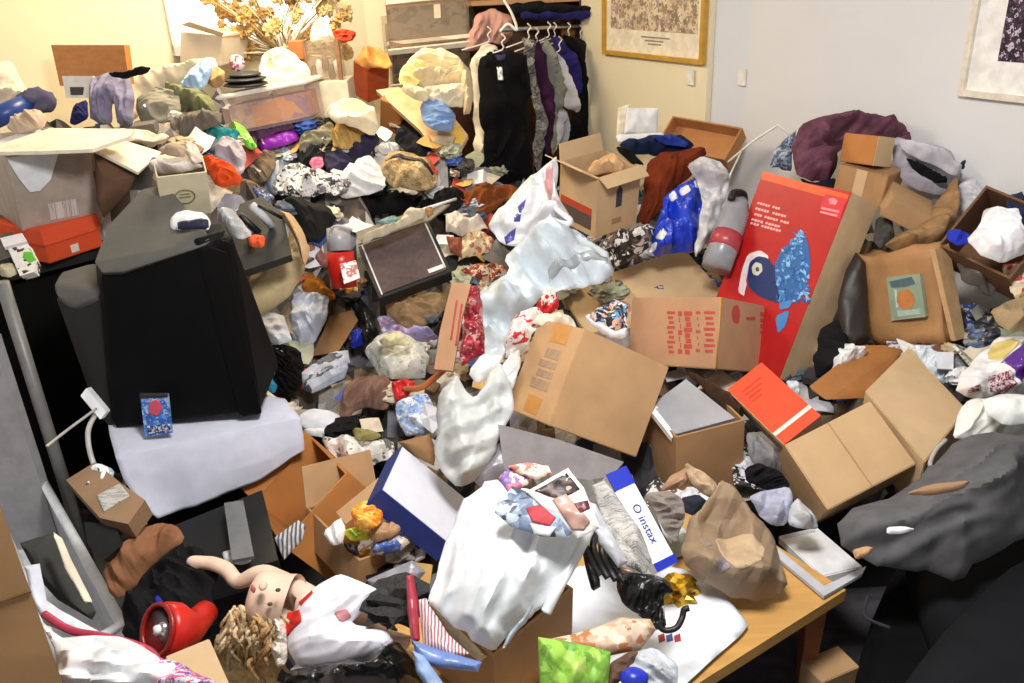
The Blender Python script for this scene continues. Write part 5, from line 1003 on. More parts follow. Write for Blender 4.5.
ps = S('plastic_sheet', 'plastic bag', 'flat white plastic bag spread on the coffee table', mat('bag', '#e3eaf3', var=.03), [(560,575),(600,560),(650,562),(694,572),(722,592),(749,624),(742,634),(712,660),(680,690),(640,700),(560,690)], th=.008, p=0, P0=[.3, 1.4, zT+.012], amp=.008, sc=5, n=36)
for k in range(3): patch(ps, 'printed_mark', [PINKR, INKB, PINKR][k], [(658+k*8,636),(664+k*8,634),(665+k*8,641),(659+k*8,642)], .002, n=4)
S('pink_paper', 'paper', 'orange-pink crumpled paper above the green cloth', mat('print', '#c8a488', '#b5764e', '#d9c4b0', '#cdb29a', s=18), [(545,640),(580,632),(620,618),(650,620),(656,630),(640,650),(610,656),(570,650)], th=.014, p=35, Y=1.36, amp=.01, sm=0)
gc = S('green_packet', 'plastic packet', 'bright green and yellow packet at the bottom centre', mat('print', '#7cb040', '#94c04c', '#689c38', '#a8c060', s=14), [(538,637),(560,640),(590,646),(611,652),(608,690),(540,695)], th=.02, p=50, Y=1.27, amp=.006, sm=0)
S('brown_packet', 'packet', 'dark brown open packet right of the green one', mat('paper', '#5c4234'), [(608,664),(632,650),(640,652),(632,668),(612,690),(604,690)], th=.02, p=40, Y=1.28)
S('clear_cup', 'plastic cup', 'clear crumpled plastic with blue cap at the bottom right of centre', mat('bag', '#c9d0d8', alpha=.85), [(634,652),(656,646),(676,664),(680,690),(630,692),(624,672)], th=.04, p=35, Y=1.28, amp=.02)
lump('bottle_cap', 'bottle cap', 'blue bottle cap beside the clear crumpled plastic', BLUE, atY(634,678,1.24), (.028,.022,.018), amp=.05, ridge=False)
# left of bag box: folders, wire
for lb, m, pts, Yy in [('red edged notebook standing between wires and the white bag', mat('plastic', '#b03a4c'), [(406,576),(413,574),(418,600),(420,640),(412,645),(407,610)], 1.42),
      ('fanned white and red papers left of the bottom carton', mat('stripe', '#dcd8d8', '#a86a74', s=45), [(418,600),(426,598),(448,634),(470,654),(452,662),(424,650)], 1.38),
      ('blue folder edge under the fanned papers', mat('plastic', '#6d86c0'), [(412,640),(440,650),(482,662),(478,672),(440,668),(418,664)], 1.33),
      ('light blue box corner at the bottom left of the carton', mat('paper', '#8fa8d0'), [(412,650),(424,656),(448,690),(430,692),(416,672)], 1.3),
      ('grey folder leaning right of the snack carton', mat('plastic', '#85858f'), [(366,580),(412,560),(426,572),(400,600),(384,604)], 1.7),
      ('cream fanned pages behind the fanned papers', mat('paper', '#d8c8a8'), [(424,600),(436,606),(470,640),(488,656),(480,662),(450,640)], 1.4)]:
    S('folder', 'papers', lb, m, pts, th=.014, p=45, Y=Yy, amp=.003, sm=0)
lump('wire_wool', 'wire tangle', 'tangle of grey wire left of the red edged notebook', mat('fur', '#3a3a3a', s=60), atY(396,602,1.5), (.06,.05,.04), amp=.5, sc=7)
S('dark_book', 'book', 'black flat book under the doll hand', mat('plastic', '#2b2a2c'), [(362,604),(376,600),(398,630),(392,640),(372,622)], th=.02, p=40, Y=1.56, sm=0)
# ------------------------------------------------------------------ the big cartons
bg = Box('big', 'cardboard_carton', 'cardboard box', 'large plain brown carton tilted in the centre with a taped side', CARD)
bg.decal('a0', .80, .25, 1.0, .62, TAPE, 'tape'); bg.decal('a0', .05, .3, .22, .62, TAPE, 'tape')
for u0, u1, v1 in ((.30,.40,.68),(.43,.50,.62),(.53,.60,.66),(.63,.73,.60)): bg.decal('a0', u0, .28, u1, v1, mat('news', '#a98a6c', '#84756c', s=60), 'printed_block')
deeper('tan', 1.1); deeper('redprint', .985)
rp = Box('redprint', 'cardboard_carton', 'cardboard box', 'brown carton with red printing behind the large plain one', mat('card', '#b58a68', s=9, var=.05))
for x0, x1, n_, h_ in ((667,675,9,.6),(678,682,7,.8),(684,692,8,.85),(696,700,7,.5),(704,715,8,.55)):
    for k in range(n_):
        y0 = 311+k*44/n_; rp.art('a0', [(x0+(k*7 % 3), y0), (x1-(k*5 % 3), y0+.3), (x1-(k*5 % 3), y0+44/n_*h_), (x0+(k*7 % 3), y0+44/n_*h_)], REDPR, 'red_print')
rp.art('c0', [(733,306),(738,305),(740,314),(738,324),(733,322),(731,313)], REDPR, 'red_print', sm=1); rp.art('c0', [(746,317),(755,317),(755,320),(746,320)], REDPR, 'red_print'); 
for k in range(4): rp.art('c0', [(760,312+k*6),(771,314+k*6),(771,318+k*6),(760,316+k*6)], REDPR, 'red_print')
tube('seam_tape', None, None, TAPE, [rp.pt(0,.02,0), rp.pt(0,.98,0)], .003, rp.ob, n=1)
tn = Box('tan', 'cardboard_carton', 'cardboard box', 'wide pale tan carton lying behind the red-printed one', CARDL)
tn.poly('c0', [(.33+.05*math.cos(t), .35+.12*math.sin(t)) for t in [i*math.pi/6 for i in range(12)]], mat('card', '#b8806a'), 'red_round_stamp')
S('photo_magazine', 'magazine', 'magazine with a blue sky and people between the cartons', mat('print', '#3a3440', '#d8a88c', '#5a98c8', '#e8dcd8', '#1e1c28', s=30), [(586,320),(598,308),(614,298),(628,304),(628,326),(612,334),(598,326)], th=.02, p=45, Y=2.62, sm=0)
S('magazine', 'magazine', 'white edged magazine under the people magazine', WHITE, [(582,318),(590,312),(612,332),(628,328),(626,338),(608,338)], th=.015, p=45, Y=2.58)
S('clear_bag_sweets', 'clear bag', 'clear bag with red sweets left of the plain carton', mat('print', '#e0dcd8', '#cfcac8', '#c83040', '#eae6e2', s=20), [(504,340),(516,312),(536,306),(548,318),(536,330),(524,350),(508,358)], th=.05, p=45, Y=2.45, amp=.02)
S('red_sachet', 'packet', 'red packet at the left corner of the wide tan carton', mat('print', '#c8282c', '#b81c24', '#e8d8d0', s=24), [(534,308),(548,284),(556,292),(560,308),(546,316)], th=.025, p=50, Y=2.6)
S('round_tray', 'round lid', 'cream round lid just above the plain brown carton', mat('plastic', '#ddd2c0'), [(530,324),(540,314),(558,310),(572,316),(576,328),(556,326)], th=.02, p=40, Y=2.45)
nb = Box('notebox', 'open_carton', 'open carton', 'open brown carton with a silver notebook on top, below the plain one', mat('card', '#a07a54', s=9, var=.06), op='c0', t=.007)
slab('silver_notebook', 'notebook', 'grey silver notebook lying across the open brown carton', mat('plastic', '#9c9da2', rough=.35, s=8), [(652,404),(686,379),(735,418),(676,434)], th=.02, p=18, Y=2.32)
slab('white_pad', 'notepad', 'white pad under the silver notebook', WHITE, [(650,410),(655,404),(676,430),(672,438)], th=.02, p=20, Y=2.28)
S('dark_felt_roll', 'cloth roll', 'dark brown roll between the silver notebook and the orange box', mat('cloth', '#4a3628'), [(686,372),(700,376),(730,395),(744,415),(736,420),(712,398)], th=.04, p=35, Y=2.4)
ob = Box('orangebox', 'orange_box', 'box', 'long flat box with a bright orange top and white band', mat('card', '#8d8172', s=9))
ob.decal('c0', 0, 0, 1, 1, mat('paper', '#e0441c', s=14, var=.05), 'orange_cover', .003); ob.decal('c0', 0, .14, 1, .19, mat('paper', '#e8d8cc'), 'white_band', .005)
for k in range(4): ob.decal('c0', .2, .84-.06*k, .75-.1*k, .855-.06*k, mat('paper', '#c23412'), 'printed_line', .0045)
ob.decal('a0', 0, 0, 1, .35, mat('paper', '#e4cfa4'), 'cream_edge')
ra = Box('rightA', 'cardboard_carton', 'cardboard box', 'nearer of the two plain tan cartons at the right', mat('card', '#bf9e76', s=9, var=.04))
ra.decal('c0', .495, 0, .51, 1, mat('card', '#a88560'), 'flap_seam')
o_ = atz(925,462,.62); FIT['rightB'] = [o_, atz(967,409,.64)-o_, atz(865,391,.70)-o_, np.array([.02,.05,-.2])]
rb = Box('rightB', 'cardboard_carton', 'cardboard box', 'farther of the two plain tan cartons, touching the nearer one', CARDL)
hull('open_carton', 'open carton', 'open orange-brown carton behind the farther tan carton', mat('card', '#a8703c', s=9, var=.08), [atY(809,386,2.36), atY(862,345,2.62), atY(908,345,2.64), atY(867,390,2.39), atY(812,391,2.35), atY(868,398,2.37), atY(826,400,2.3)], bev=.002)
S('cream_flap', 'cardboard', 'cream carton flap behind the farther tan carton', mat('card', '#d2bd98'), [(908,346),(915,352),(938,374),(932,388),(905,362)], th=.006, p=50, Y=2.5, sm=0, amp=.001)
orl = Box('oral', 'narrow_box', 'box', 'long narrow white box with blue ends in the centre foreground', mat('paper', '#eceef2', var=.02))
orl.decal('c0', -.01, .82, 1.01, 1.0, BLUE, 'blue_end', .002); orl.decal('c0', -.01, 0, 1.01, .08, BLUE, 'blue_end', .002)
orl.text('c0', 'O instax', .5, .44, '-2', '1', .03, mat('plastic', '#2a3a9c'))
bk = Box('books', 'book_stack', 'book', 'white paperback lying on the table right of the brown paper bag', WHITE)
bk.decal('c0', .05, .9, .85, .97, mat('stripe', '#e4e6ec', '#70747e', s=60), 'printed_title')
q = bk; obox('page_block', None, None, mat('paper', '#c9c6be'), q.pt(.02,.02,.15), q.a*.96, q.b*.96, q.c*.7, q.ob)
slab('lower_book', 'book', 'white booklet under the white paperback', GREYP, [(778,548),(824,586),(866,566),(862,574),(824,596),(776,556)], th=.01, p=0, P0=atz(822,588,zT+.012))
# crumpled brown paper bag (centre right)
pb_ = S('brown_paper_bag', 'paper bag', 'crumpled brown paper bag lying on the coffee table', mat('paper', '#8f7962', bump=.5, s=14, var=.1), [(678,552),(690,520),(705,505),(722,478),(736,484),(752,505),(768,528),(782,560),(786,590),(760,600),(728,596),(704,586),(684,570)], th=.09, p=42, Y=1.78, amp=.04, sc=9, n=70)
patch(pb_, 'printed_emblem', mat('paper', '#857a80'), [(712,560),(724,556),(730,568),(720,574)], .002, sm=1); patch(pb_, 'printed_emblem', mat('paper', '#8f8072'), [(698,540),(706,536),(712,546),(702,550)], .002, sm=1)
patch(pb_, 'flat_base_panel', mat('paper', '#b8a082'), [(716,536),(752,530),(766,546),(760,562),(732,576),(718,556)], .002, sm=1)
for lb, pts, c, Yy in [('brown paper fold standing left behind the paper bag', [(658,490),(672,474),(688,466),(688,482),(676,490)], '#b08c70', 2.0), ('brown paper fold curling behind the paper bag', [(686,462),(704,470),(718,486),(712,500),(696,488),(688,476)], '#b39a7e', 1.95),
      ('grey ribbed knit behind the narrow white box', [(644,494),(668,490),(682,500),(686,520),(676,545),(664,530),(652,510)], '#8a827c', 1.85)]:
    S('brown_paper', 'paper', lb, mat('paper' if 'knit' not in lb else 'cloth', c), pts, th=.025, p=50, Y=Yy, amp=.012)
S('black_cloth_bit', 'cloth', 'navy cloth showing behind the crumpled paper bag', mat('cloth', '#2a2c38'), [(680,498),(698,494),(708,502),(694,516),(684,512)], th=.03, p=45, Y=1.9)
S('lilac_papers', 'papers', 'pale lilac papers right of the crumpled paper bag', mat('paper', '#a9acc4'), [(748,498),(764,490),(788,486),(794,500),(786,524),(772,528),(758,512)], th=.02, p=40, Y=1.95, amp=.015)
S('grey_papers', 'papers', 'grey papers between the lilac papers and the tan carton', GREYP, [(790,506),(800,496),(812,514),(820,528),(800,530),(788,526)], th=.02, p=40, Y=1.9, amp=.01)
S('black_shoe', 'shoe', 'black shoe in the gap left of the nearer tan carton', BLACKC, [(744,468),(760,462),(778,470),(790,484),(780,492),(758,488),(746,482)], th=.04, p=40, Y=2.05)
S('grey_foam', 'foam sheet', 'grey sheet in the gap under the orange box', mat('paper', '#77777a'), [(746,432),(756,430),(776,452),(782,470),(770,472),(750,460)], th=.02, p=40, Y=2.15)
# ------------------------------------------------------------------ centre back: bags and bottle carton
bt = Box('bottle', 'open_carton', 'open carton', 'open tan carton with a bottle symbol on its side at the back', mat('card', '#c6a680', s=9, var=.04), op='b1', t=.007)
bt.flap('b1', 'c1', .07, 12, CARDL); bt.flap('b1', 'a0', .1, 60, CARDL); bt.flap('b1', 'c0', .06, 120, CARDL)
S('packing_paper', 'packing paper', 'tan packing paper inside the bottle symbol carton', mat('paper', '#c9a37a'), [(585,172),(598,156),(614,154),(626,166),(610,176)], th=.04, p=40, Y=3.5, amp=.025)
def tower(f, u, v, su, sv, pts, m, nm='bottle_symbol'): bt.poly(f, [(u+x*su, v+y*sv) for x, y in pts], m, nm)
BP = [(-.5,0),(.5,0),(.5,.6),(.2,.72),(.2,1),(-.2,1),(-.2,.72),(-.5,.6)]
tower('c0', .52, .42, .14, .46, BP, mat('paper', '#3a3c44')); bt.decal('c0', .38, .14, .6, .24, mat('paper', '#a8845f'), 'printed_mark')
bt.decal('a0', .10, .12, .34, .95, mat('paper', '#5a4a44'), 'dark_label'); bt.decal('a0', .34, .12, .46, .95, mat('paper', '#b8442c'), 'red_label')
ty = Box('tray', 'open_tray', 'cardboard tray', 'shallow brown cardboard tray leaning at the back wall', mat('card', '#b07a48', s=9), op='c0', t=.008)
S('white_papers_wall', 'papers', 'white sheet propped against the cream wall', WHITE, [(627,108),(659,108),(657,135),(624,134)], th=.01, p=80, Y=4.1, amp=.002, sm=0)
S('cream_sheet_wall', 'papers', 'cream sheet behind the white propped sheet', CREAM, [(618,108),(630,104),(634,138),(616,139)], th=.01, p=80, Y=4.2, amp=.002, sm=0)
S('book', 'book', 'white book edge on the dark blue garment', WHITE, [(616,136),(664,134),(664,139),(618,142)], th=.015, p=20, Y=3.9, amp=.001, sm=0)
for lb, c, pts, kw in [('dark blue garment draped on the bottle symbol carton', '#1b2744', [(617,142),(650,136),(680,134),(696,144),(690,152),(660,156),(638,156),(622,150)], dict(Y=3.75, th=.05)),
   ('royal blue shirt collar on top of the rust coat', '#2c3c94', [(650,136),(670,134),(690,142),(684,148),(662,144)], dict(Y=3.68, th=.03)),
   ('rust brown coat hanging right of the bottle symbol carton', '#6e2e18', [(646,160),(662,152),(684,150),(704,146),(706,156),(694,174),(672,190),(660,212),(648,226),(640,220),(644,190)], dict(Y=3.6, th=.07, f=60, st=4)),
   ('black shoes at the corner of the bottle symbol carton', '#141414', [(616,146),(626,146),(640,160),(644,166),(634,166),(620,154)], dict(Y=3.5, th=.03))]:
    S('draped_garment', 'clothes', lb, mat('cloth', c), pts, p=60, amp=.02, **kw)
bb_ = S('blue_bag', 'plastic bag', 'royal blue plastic bag with white lettering at the back', mat('bag', '#1c3cc0', var=.1), [(648,246),(656,222),(666,196),(682,182),(700,176),(704,196),(700,236),(696,250),(676,254),(654,256)], th=.06, p=60, Y=3.3, amp=.03, f=95, st=4)
for pts in ([(668,196),(674,190),(678,198),(672,202)], [(680,188),(688,184),(690,192),(683,196)], [(693,182),(700,180),(700,188),(694,189)], [(656,236),(662,228),(667,234),(661,242)], [(650,244),(656,242),(656,250),(650,251)]): patch(bb_, 'white_lettering', WBAG, pts, .003, sm=1, n=6)
S('plastic_bag', 'plastic bag', 'white plastic bag between the blue bag and the bottle', mat('bag', '#c9c8cc'), [(688,166),(702,158),(718,160),(728,172),(726,196),(716,222),(704,250),(694,256),(698,220),(702,190),(694,178)], th=.05, p=62, Y=3.25, amp=.02)
bo = empty('soda_bottle', atY(722,262,3.1), 'big grey bottle with a red band left of the red box', 'bottle')
bax = [atY(716,268,3.02), atY(724,245,3.08), atY(735,214,3.16), atY(740,204,3.19), atY(741,198,3.21)]
vs, fs = tube_mesh(bax, [.056,.058,.056,.035,.022], 20); link('bottle_body', vs, fs, mat('plastic', '#8e9096', rough=.3), bo, smooth=True)
vs, fs = tube_mesh([atY(722.5,250,3.065), atY(728,235,3.105)], [.0595,.0592], 20); link('red_band', vs, fs, mat('plastic', '#a8404a'), bo, smooth=True)
tube('cap', None, None, BLACK, [atY(731,200,3.16), atY(734,193,3.18), atY(743,194,3.2), atY(744,202,3.2)], .015, bo)
S('snow_globe_junk', 'clothes', 'dark brown and white patterned cloth below the bottle symbol carton', mat('print', '#3a302c', '#6d5f56', '#d8d4d2', '#241e1c', s=26), [(598,242),(620,232),(646,224),(660,228),(650,250),(630,262),(612,268)], th=.06, p=45, Y=3.25, amp=.03)
# large white bags
wb1 = S('white_carrier_bag', 'carrier bag', 'white carrier bag with red stripe and blue lettering, handles up', mat('bag', '#e9eaee', var=.04), [(487,226),(500,208),(524,186),(542,166),(556,154),(558,170),(554,190),(566,212),(572,222),(560,226),(548,222),(530,234),(520,250),(504,244)], th=.08, p=55, Y=3.2, amp=.025)
patch(wb1, 'red_stripe', mat('plastic', '#d8a0a0'), [(546,168),(553,160),(553,190),(550,204),(545,196)], .003); 
for pts in ([(518,206),(526,200),(524,208),(519,212)], [(514,216),(522,210),(520,220),(514,222)], [(504,236),(516,230),(514,240),(506,244)]): patch(wb1, 'blue_lettering', mat('plastic', '#4a4ea0'), pts, .003, n=5)
tube('bag_handle', None, None, WBAG, [atY(552,205,3.15), atY(560,212,3.1), atY(570,220,3.08), atY(566,224,3.08), atY(552,220,3.1)], .012, wb1)
wb2 = S('plastic_sheeting', 'plastic sheeting', 'large blue-white plastic sheeting sprawled in the centre', mat('bag', '#cfdbe4', var=.05), [(470,306),(490,286),(508,272),(504,258),(516,248),(530,236),(552,222),(580,232),(606,250),(614,268),(612,278),(586,286),(558,292),(548,288),(536,304),(520,318),(508,340),(500,356),(486,352),(478,330)], th=.07, p=42, Y=2.95, amp=.035, sc=6, n=40)
patch(wb2, 'grey_tape_band', mat('plastic', '#a9b0b4', rough=.2), [(548,268),(566,260),(590,254),(608,256),(608,262),(590,262),(566,268),(550,276)], .004)
S('white_paper_corner', 'paper', 'white paper slip right of the narrow carton strip', WHITE, [(468,372),(482,352),(500,356),(510,350),(490,378),(476,384)], th=.015, p=40, Y=2.45, amp=.008)
S('white_wrapper', 'plastic bag', 'white thin bag left of the plain brown carton', mat('bag', '#eef0f3', alpha=.95), [(494,392),(506,356),(520,348),(522,362),(510,396),(512,408),(500,404)], th=.04, p=50, Y=2.25, amp=.02)
# ------------------------------------------------------------------ toy box and right wall heap
ty_ = Box('toy', 'toy_box', 'boxed toy', 'big red boxed decoration with a blue bird picture leaning upright', mat('card', '#c9ad88', s=9))
TF = 'c0'
ty_.decal(TF, 0, 0, 1, 1, mat('plastic', '#b01c1e', rough=.35, var=.04), 'red_front', .001)
ty_.art(TF, [(763,171),(849,195),(846,203),(761,179)], mat('plastic', '#e0562a', rough=.35), 'orange_band', .002)
PK = mat('plastic', '#d4283c', rough=.35); ty_.art(TF, [(826,194),(847,199),(840,219),(823,214),(821,204)], PK, 'corner_badge', .003)
for pts in ([(829,199),(834,198),(838,201),(836,205),(830,204)], [(822,207),(840,211),(839,213),(821,209)], [(821,211),(838,215),(837,217),(820,213)]): ty_.art(TF, pts, mat('plastic', '#e88a90'), 'badge_print', .004)
for y, segs in ((201, ((758,771),(773,781))), (207, ((756,770),(773,787))), (213, ((755,763),(765,779),(781,790))), (219, ((752,764),(766,781))), (223, ((751,760),(762,782)))):
    for x0, x1 in segs:
        n_ = max(3, int((x1-x0)/2.6))
        for j in range(n_):
            xa = x0+(x1-x0)*j/n_; xb = xa+(x1-x0)/n_*.72; dy = (xa-755)*.27
            ty_.art(TF, [(xa, y+dy), (xb, y+dy+.3), (xb-.6, y+dy+2.4+(j % 2)*.6), (xa-.6, y+dy+2.2)], mat('plastic', '#e8b0b0'), 'printed_lettering', .003) if True else None
NV = mat('plastic', '#1d2f66', rough=.35)
ty_.art(TF, [(738,292),(742,270),(748,254),(760,250),(769,256),(766,264),(757,258),(750,264),(746,280),(744,296)], mat('plastic', '#e6d6dc'), 'white_outline', .002, sm=1)
ty_.art(TF, [(744,294),(748,272),(755,257),(764,258),(768,264),(760,270),(752,290),(750,296)], mat('plastic', '#b01c1e', rough=.35), 'inner_outline', .0025, sm=1)
ty_.art(TF, [(742,294),(746,280),(747,284),(744,296)], mat('plastic', '#e6d6dc'), 'white_outline', .003)
ty_.art(TF, [(750,262),(758,256),(768,258),(774,266),(788,278),(796,292),(790,304),(774,302),(758,296),(748,286),(748,272)], NV, 'bird_body', .003, sm=1)
ty_.art(TF, [(752,267),(756,262),(762,264),(763,271),(758,276),(753,274)], mat('plastic', '#c8ccb8'), 'bird_eye', .004, sm=1); ty_.art(TF, [(756,268),(759,267),(760,271),(757,272)], mat('plastic', '#39424e'), 'bird_pupil', .005, sm=1)
random.seed(7)
BL = [mat('plastic', c, rough=.35) for c in ('#4a86c4', '#6aa6dc', '#2c5c9c', '#8cc0e8', '#3a70b0')]
ty_.art(TF, [(802,230),(808,240),(811,262),(807,288),(798,304),(786,300),(776,284),(775,264),(782,250),(794,240)], mat('plastic', '#2f64a4', rough=.35), 'crest_base', .0033, sm=1)
for k in range(170):
    t = random.random(); cx = 794+8*max(0, 1-t*4)+random.uniform(-17, 15)*min(1, .15+t*1.6); cy = 233+t*68+random.gauss(0, 2); r = random.uniform(1.8, 3.4)
    ang = random.uniform(0, 3.14); ca, sa = math.cos(ang), math.sin(ang)
    ty_.art(TF, [(cx+ca*r, cy+sa*r*1.2), (cx-sa*r*.5, cy+ca*r*.6), (cx-ca*r, cy-sa*r*1.2), (cx+sa*r*.5, cy-ca*r*.6)], BL[k % 5], 'crest_feather', .0035+.00002*k)
for pts in ([(776,316),(790,310),(786,326),(778,334)], [(780,302),(793,300),(790,308),(780,310)]): ty_.art(TF, pts, BL[0], 'bird_tail', .004, sm=1)
S('maroon_blanket', 'blanket', 'maroon and purple knitted blanket heaped against the right wall', mat('cloth', '#6b4454', bump=.5, var=.15), [(790,168),(792,146),(800,128),(818,116),(846,114),(872,114),(896,120),(912,136),(906,146),(884,142),(856,140),(842,150),(838,168),(828,182),(812,180),(796,178)], th=.1, p=50, Y=3.25, amp=.035, sc=11, f=25, st=4)
S('blue_shirt', 'shirt', 'blue and grey checked shirt under the left of the maroon blanket', mat('print', '#4a5a78', '#8f9cb4', '#33405c', '#a9b0c0', s=34), [(768,166),(774,150),(790,134),(798,128),(792,150),(792,172),(782,172)], th=.05, p=55, Y=3.3, amp=.02)
S('dark_gap_cloth', 'clothes', 'black cloth between the maroon blanket and the red toy box', mat('cloth', '#1e2028'), [(800,178),(816,184),(836,178),(836,192),(820,190),(804,184)], th=.05, p=50, Y=3.15)
tube('white_wire_rack', 'wire rack', 'thin white wire frame against the grey wall left of the blanket', mat('plastic', '#e4e2de'), [atY(728,162,3.6), atY(752,142,3.6), atY(778,125,3.55), atY(792,136,3.5)], .005, n=1)
tube('wire', 'wire', 'lower white wire running down beside the white plastic bag', mat('plastic', '#e4e2de'), [atY(742,150,3.6), atY(730,175,3.5), atY(726,192,3.4)], .004, n=1)
t1 = Box('tinytop', 'small_carton', 'cardboard box', 'small orange-brown carton on top of the right heap by the blanket', CARDO)
t1.decal('a0', 0, 0, 1, 1, CARDL, 'pale_side') 
t2 = Box('tinymid', 'small_carton', 'cardboard box', 'brown carton with a tape strip directly under the small orange-brown one', CARD2)
t2.decal('c0', .4, 0, .62, 1, CARDL, 'tape')
t3 = Box('tinylow', 'small_carton', 'cardboard box', 'long brown carton right of the taped one, in front of the grey towels', CARD)
S('paper_sack', 'paper sack', 'crumpled brown paper sack behind the logo bag', mat('paper', '#9c7a52', bump=.5, var=.1), [(884,244),(900,234),(920,226),(932,214),(944,196),(952,180),(958,196),(956,214),(948,236),(928,250),(900,252)], th=.07, p=50, Y=2.85, amp=.03)
S('grey_towels', 'towels', 'pale grey towels stacked on the right heap', mat('cloth', '#b3b2be'), [(890,140),(900,136),(920,142),(944,152),(962,170),(960,184),(948,190),(930,188),(910,180),(896,166)], th=.07, p=50, Y=3.1, amp=.02, f=-30, st=4)
for i, (lb, pts, cc) in enumerate([('middle pale grey towel fold on the right heap', [(896,140),(916,142),(944,156),(962,172),(954,176),(930,164),(902,152)], '#c4c3ce'), ('lower pale grey towel fold on the right heap', [(900,166),(916,176),(944,190),(958,186),(950,196),(924,192),(902,180)], '#a19fad')]):
    S('grey_towels', 'towels', lb, mat('cloth', cc), pts, th=.04, p=50, Y=2.98, amp=.015, f=-30, st=4)
S('dark_shirt_fold', 'shirt', 'black cloth folded inside the grey towels', BLACKC, [(904,156),(918,164),(936,172),(950,182),(936,184),(916,174)], th=.02, p=50, Y=3.0)
S('dark_green_bag', 'bag', 'dark green patterned cloth right of the grey towels', mat('print', '#2c3a34', '#5c6a60', '#1c2420', s=40), [(948,154),(958,152),(968,162),(966,176),(958,172)], th=.03, p=50, Y=3.1)
S('clear_white_bag', 'plastic bag', 'clear pale plastic bag right of the brown paper sack', mat('bag', '#d5d6dc', alpha=.92), [(960,184),(972,176),(984,190),(984,212),(976,224),(962,222),(958,204)], th=.05, p=55, Y=2.95, amp=.02)
orr = Box('openright', 'open_carton', 'open carton', 'open dark brown carton at the right edge holding blue cloth', mat('card', '#6e4e36', s=9, var=.08), op='c0', t=.008)
S('navy_jeans', 'jeans', 'navy jeans in the open carton at the right edge', mat('cloth', '#2c3654'), [(1008,196),(1024,190),(1034,230),(1018,232),(1006,216)], th=.05, p=50, Y=2.62)
S('blue_garment', 'clothes', 'bright blue garment at the left of the open right carton', mat('cloth', '#2a3ab0'), [(946,232),(956,229),(970,234),(972,242),(958,246),(948,240)], th=.03, p=40, Y=2.52, amp=.01)
S('white_tissue_bag', 'plastic bag', 'bright white crumpled bag in the open right carton', mat('bag', '#eeedf2'), [(966,240),(978,226),(984,208),(998,212),(1016,210),(1014,228),(1022,244),(1024,256),(1000,264),(984,258)], th=.06, p=45, Y=2.5, amp=.03)
S('grey_crate_inside', 'crate', 'grey plastic crate edge inside the dark gap right of the logo bag', mat('plastic', '#5c5652'), [(956,262),(968,262),(1000,284),(994,296),(964,282)], th=.03, p=45, Y=2.6)
pbx = Box('paperbag', 'paper_bag', 'paper bag', 'tan paper bag with a green and orange picture, right of the red toy box', mat('paper', '#a97d50', bump=.6, s=9, var=.07), warp=.022)
pbx.art('a0', [(930,250),(944,244),(961,338),(951,341)], mat('paper', '#c4a076'), 'pale_side', .016)
TEAL = mat('paper', '#8c9c86'); 
pbx.art('c0', [(889,277),(922,273),(928,316),(894,320)], TEAL, 'picture_square', .016); pbx.art('c0', [(901,291),(912,288),(918,298),(914,308),(904,308),(899,300)], mat('paper', '#c07a42'), 'orange_figure', .0175, sm=1)
pbx.art('c0', [(892,281),(914,276),(918,283),(908,286),(894,287)], mat('paper', '#4c6670'), 'dark_lettering', .0175); pbx.art('c0', [(900,310),(922,308),(923,313),(901,316)], mat('paper', '#a9bdb0'), 'pale_lettering', .0175)
pbx.art('c0', [(897,289),(899,289),(901,306),(899,307)], mat('paper', '#b8c8bc'), 'picture_line', .0175)
S('brown_suitcase', 'suitcase', 'dark brown slab standing in for the shadowed gap left of the logo paper bag', mat('plastic', '#2b2320', rough=.5), [(838,300),(846,270),(856,252),(866,262),(870,340),(850,352),(838,340)], th=.025, p=60, Y=2.75, amp=.004, sm=0)  # dark slab in the gap, shadow put into its colour
S('black_bag_gap', 'bag', 'black bag between the red toy box and the logo paper bag', BLACKC, [(818,330),(836,318),(850,344),(846,368),(826,380),(812,376)], th=.08, p=45, Y=2.6)
S('grey_pouch', 'bag', 'grey pouch behind the upper left corner of the logo paper bag', mat('cloth', '#5b5652'), [(878,216),(892,222),(896,238),(880,250),(872,240)], th=.05, p=45, Y=2.95)
for lb, nm, ct, m, pts, kw in [
  ('white crumpled bag behind the farther tan carton, left end', 'white_bag', 'plastic bag', WBAG, [(826,352),(842,344),(862,346),(870,352),(846,368),(832,374)], dict(Y=2.55)),
  ('pale blue and white bag right behind the farther tan carton', 'pale_blue_bag', 'plastic bag', WBAGB, [(912,346),(936,344),(960,350),(962,372),(946,384),(930,376)], dict(Y=2.5, amp=.02)),
  ('grey see-through bag left of the purple printed bag', 'grey_bag', 'plastic bag', mat('bag', '#8d8a94', alpha=.9), [(956,352),(974,350),(980,362),(966,382),(952,384)], dict(Y=2.45, amp=.02)),
  ('small white papers left of the open orange-brown carton', 'paper_scraps', 'papers', BLUEWHITE, [(786,380),(800,380),(800,396),(790,390)], dict(Y=2.45)),
  ('brown paper crumpled at the right edge under the open carton', 'brown_wrapper', 'paper', mat('paper', '#a58f6c'), [(990,310),(1012,298),(1030,296),(1030,330),(1008,334),(996,322)], dict(Y=2.4)),
  ('cream and red paper at the right edge', 'cream_red_paper', 'paper', mat('print', '#e0d4bc', '#d8c8a8', '#b84038', s=16), [(1002,266),(1020,260),(1030,264),(1030,296),(1014,300),(1008,284)], dict(Y=2.5)),
  ('dark and blue jumble in the gap under the brown wrapper', 'dark_jumble', 'clothes', mat('print', '#3c3a44', '#50648c', '#8c8478', '#22222a', s=24), [(966,326),(990,314),(1000,326),(996,346),(976,350),(964,344)], dict(Y=2.45)),
]: S(nm, ct, lb, m, pts, th=kw.pop('th', .05), p=45, **kw)
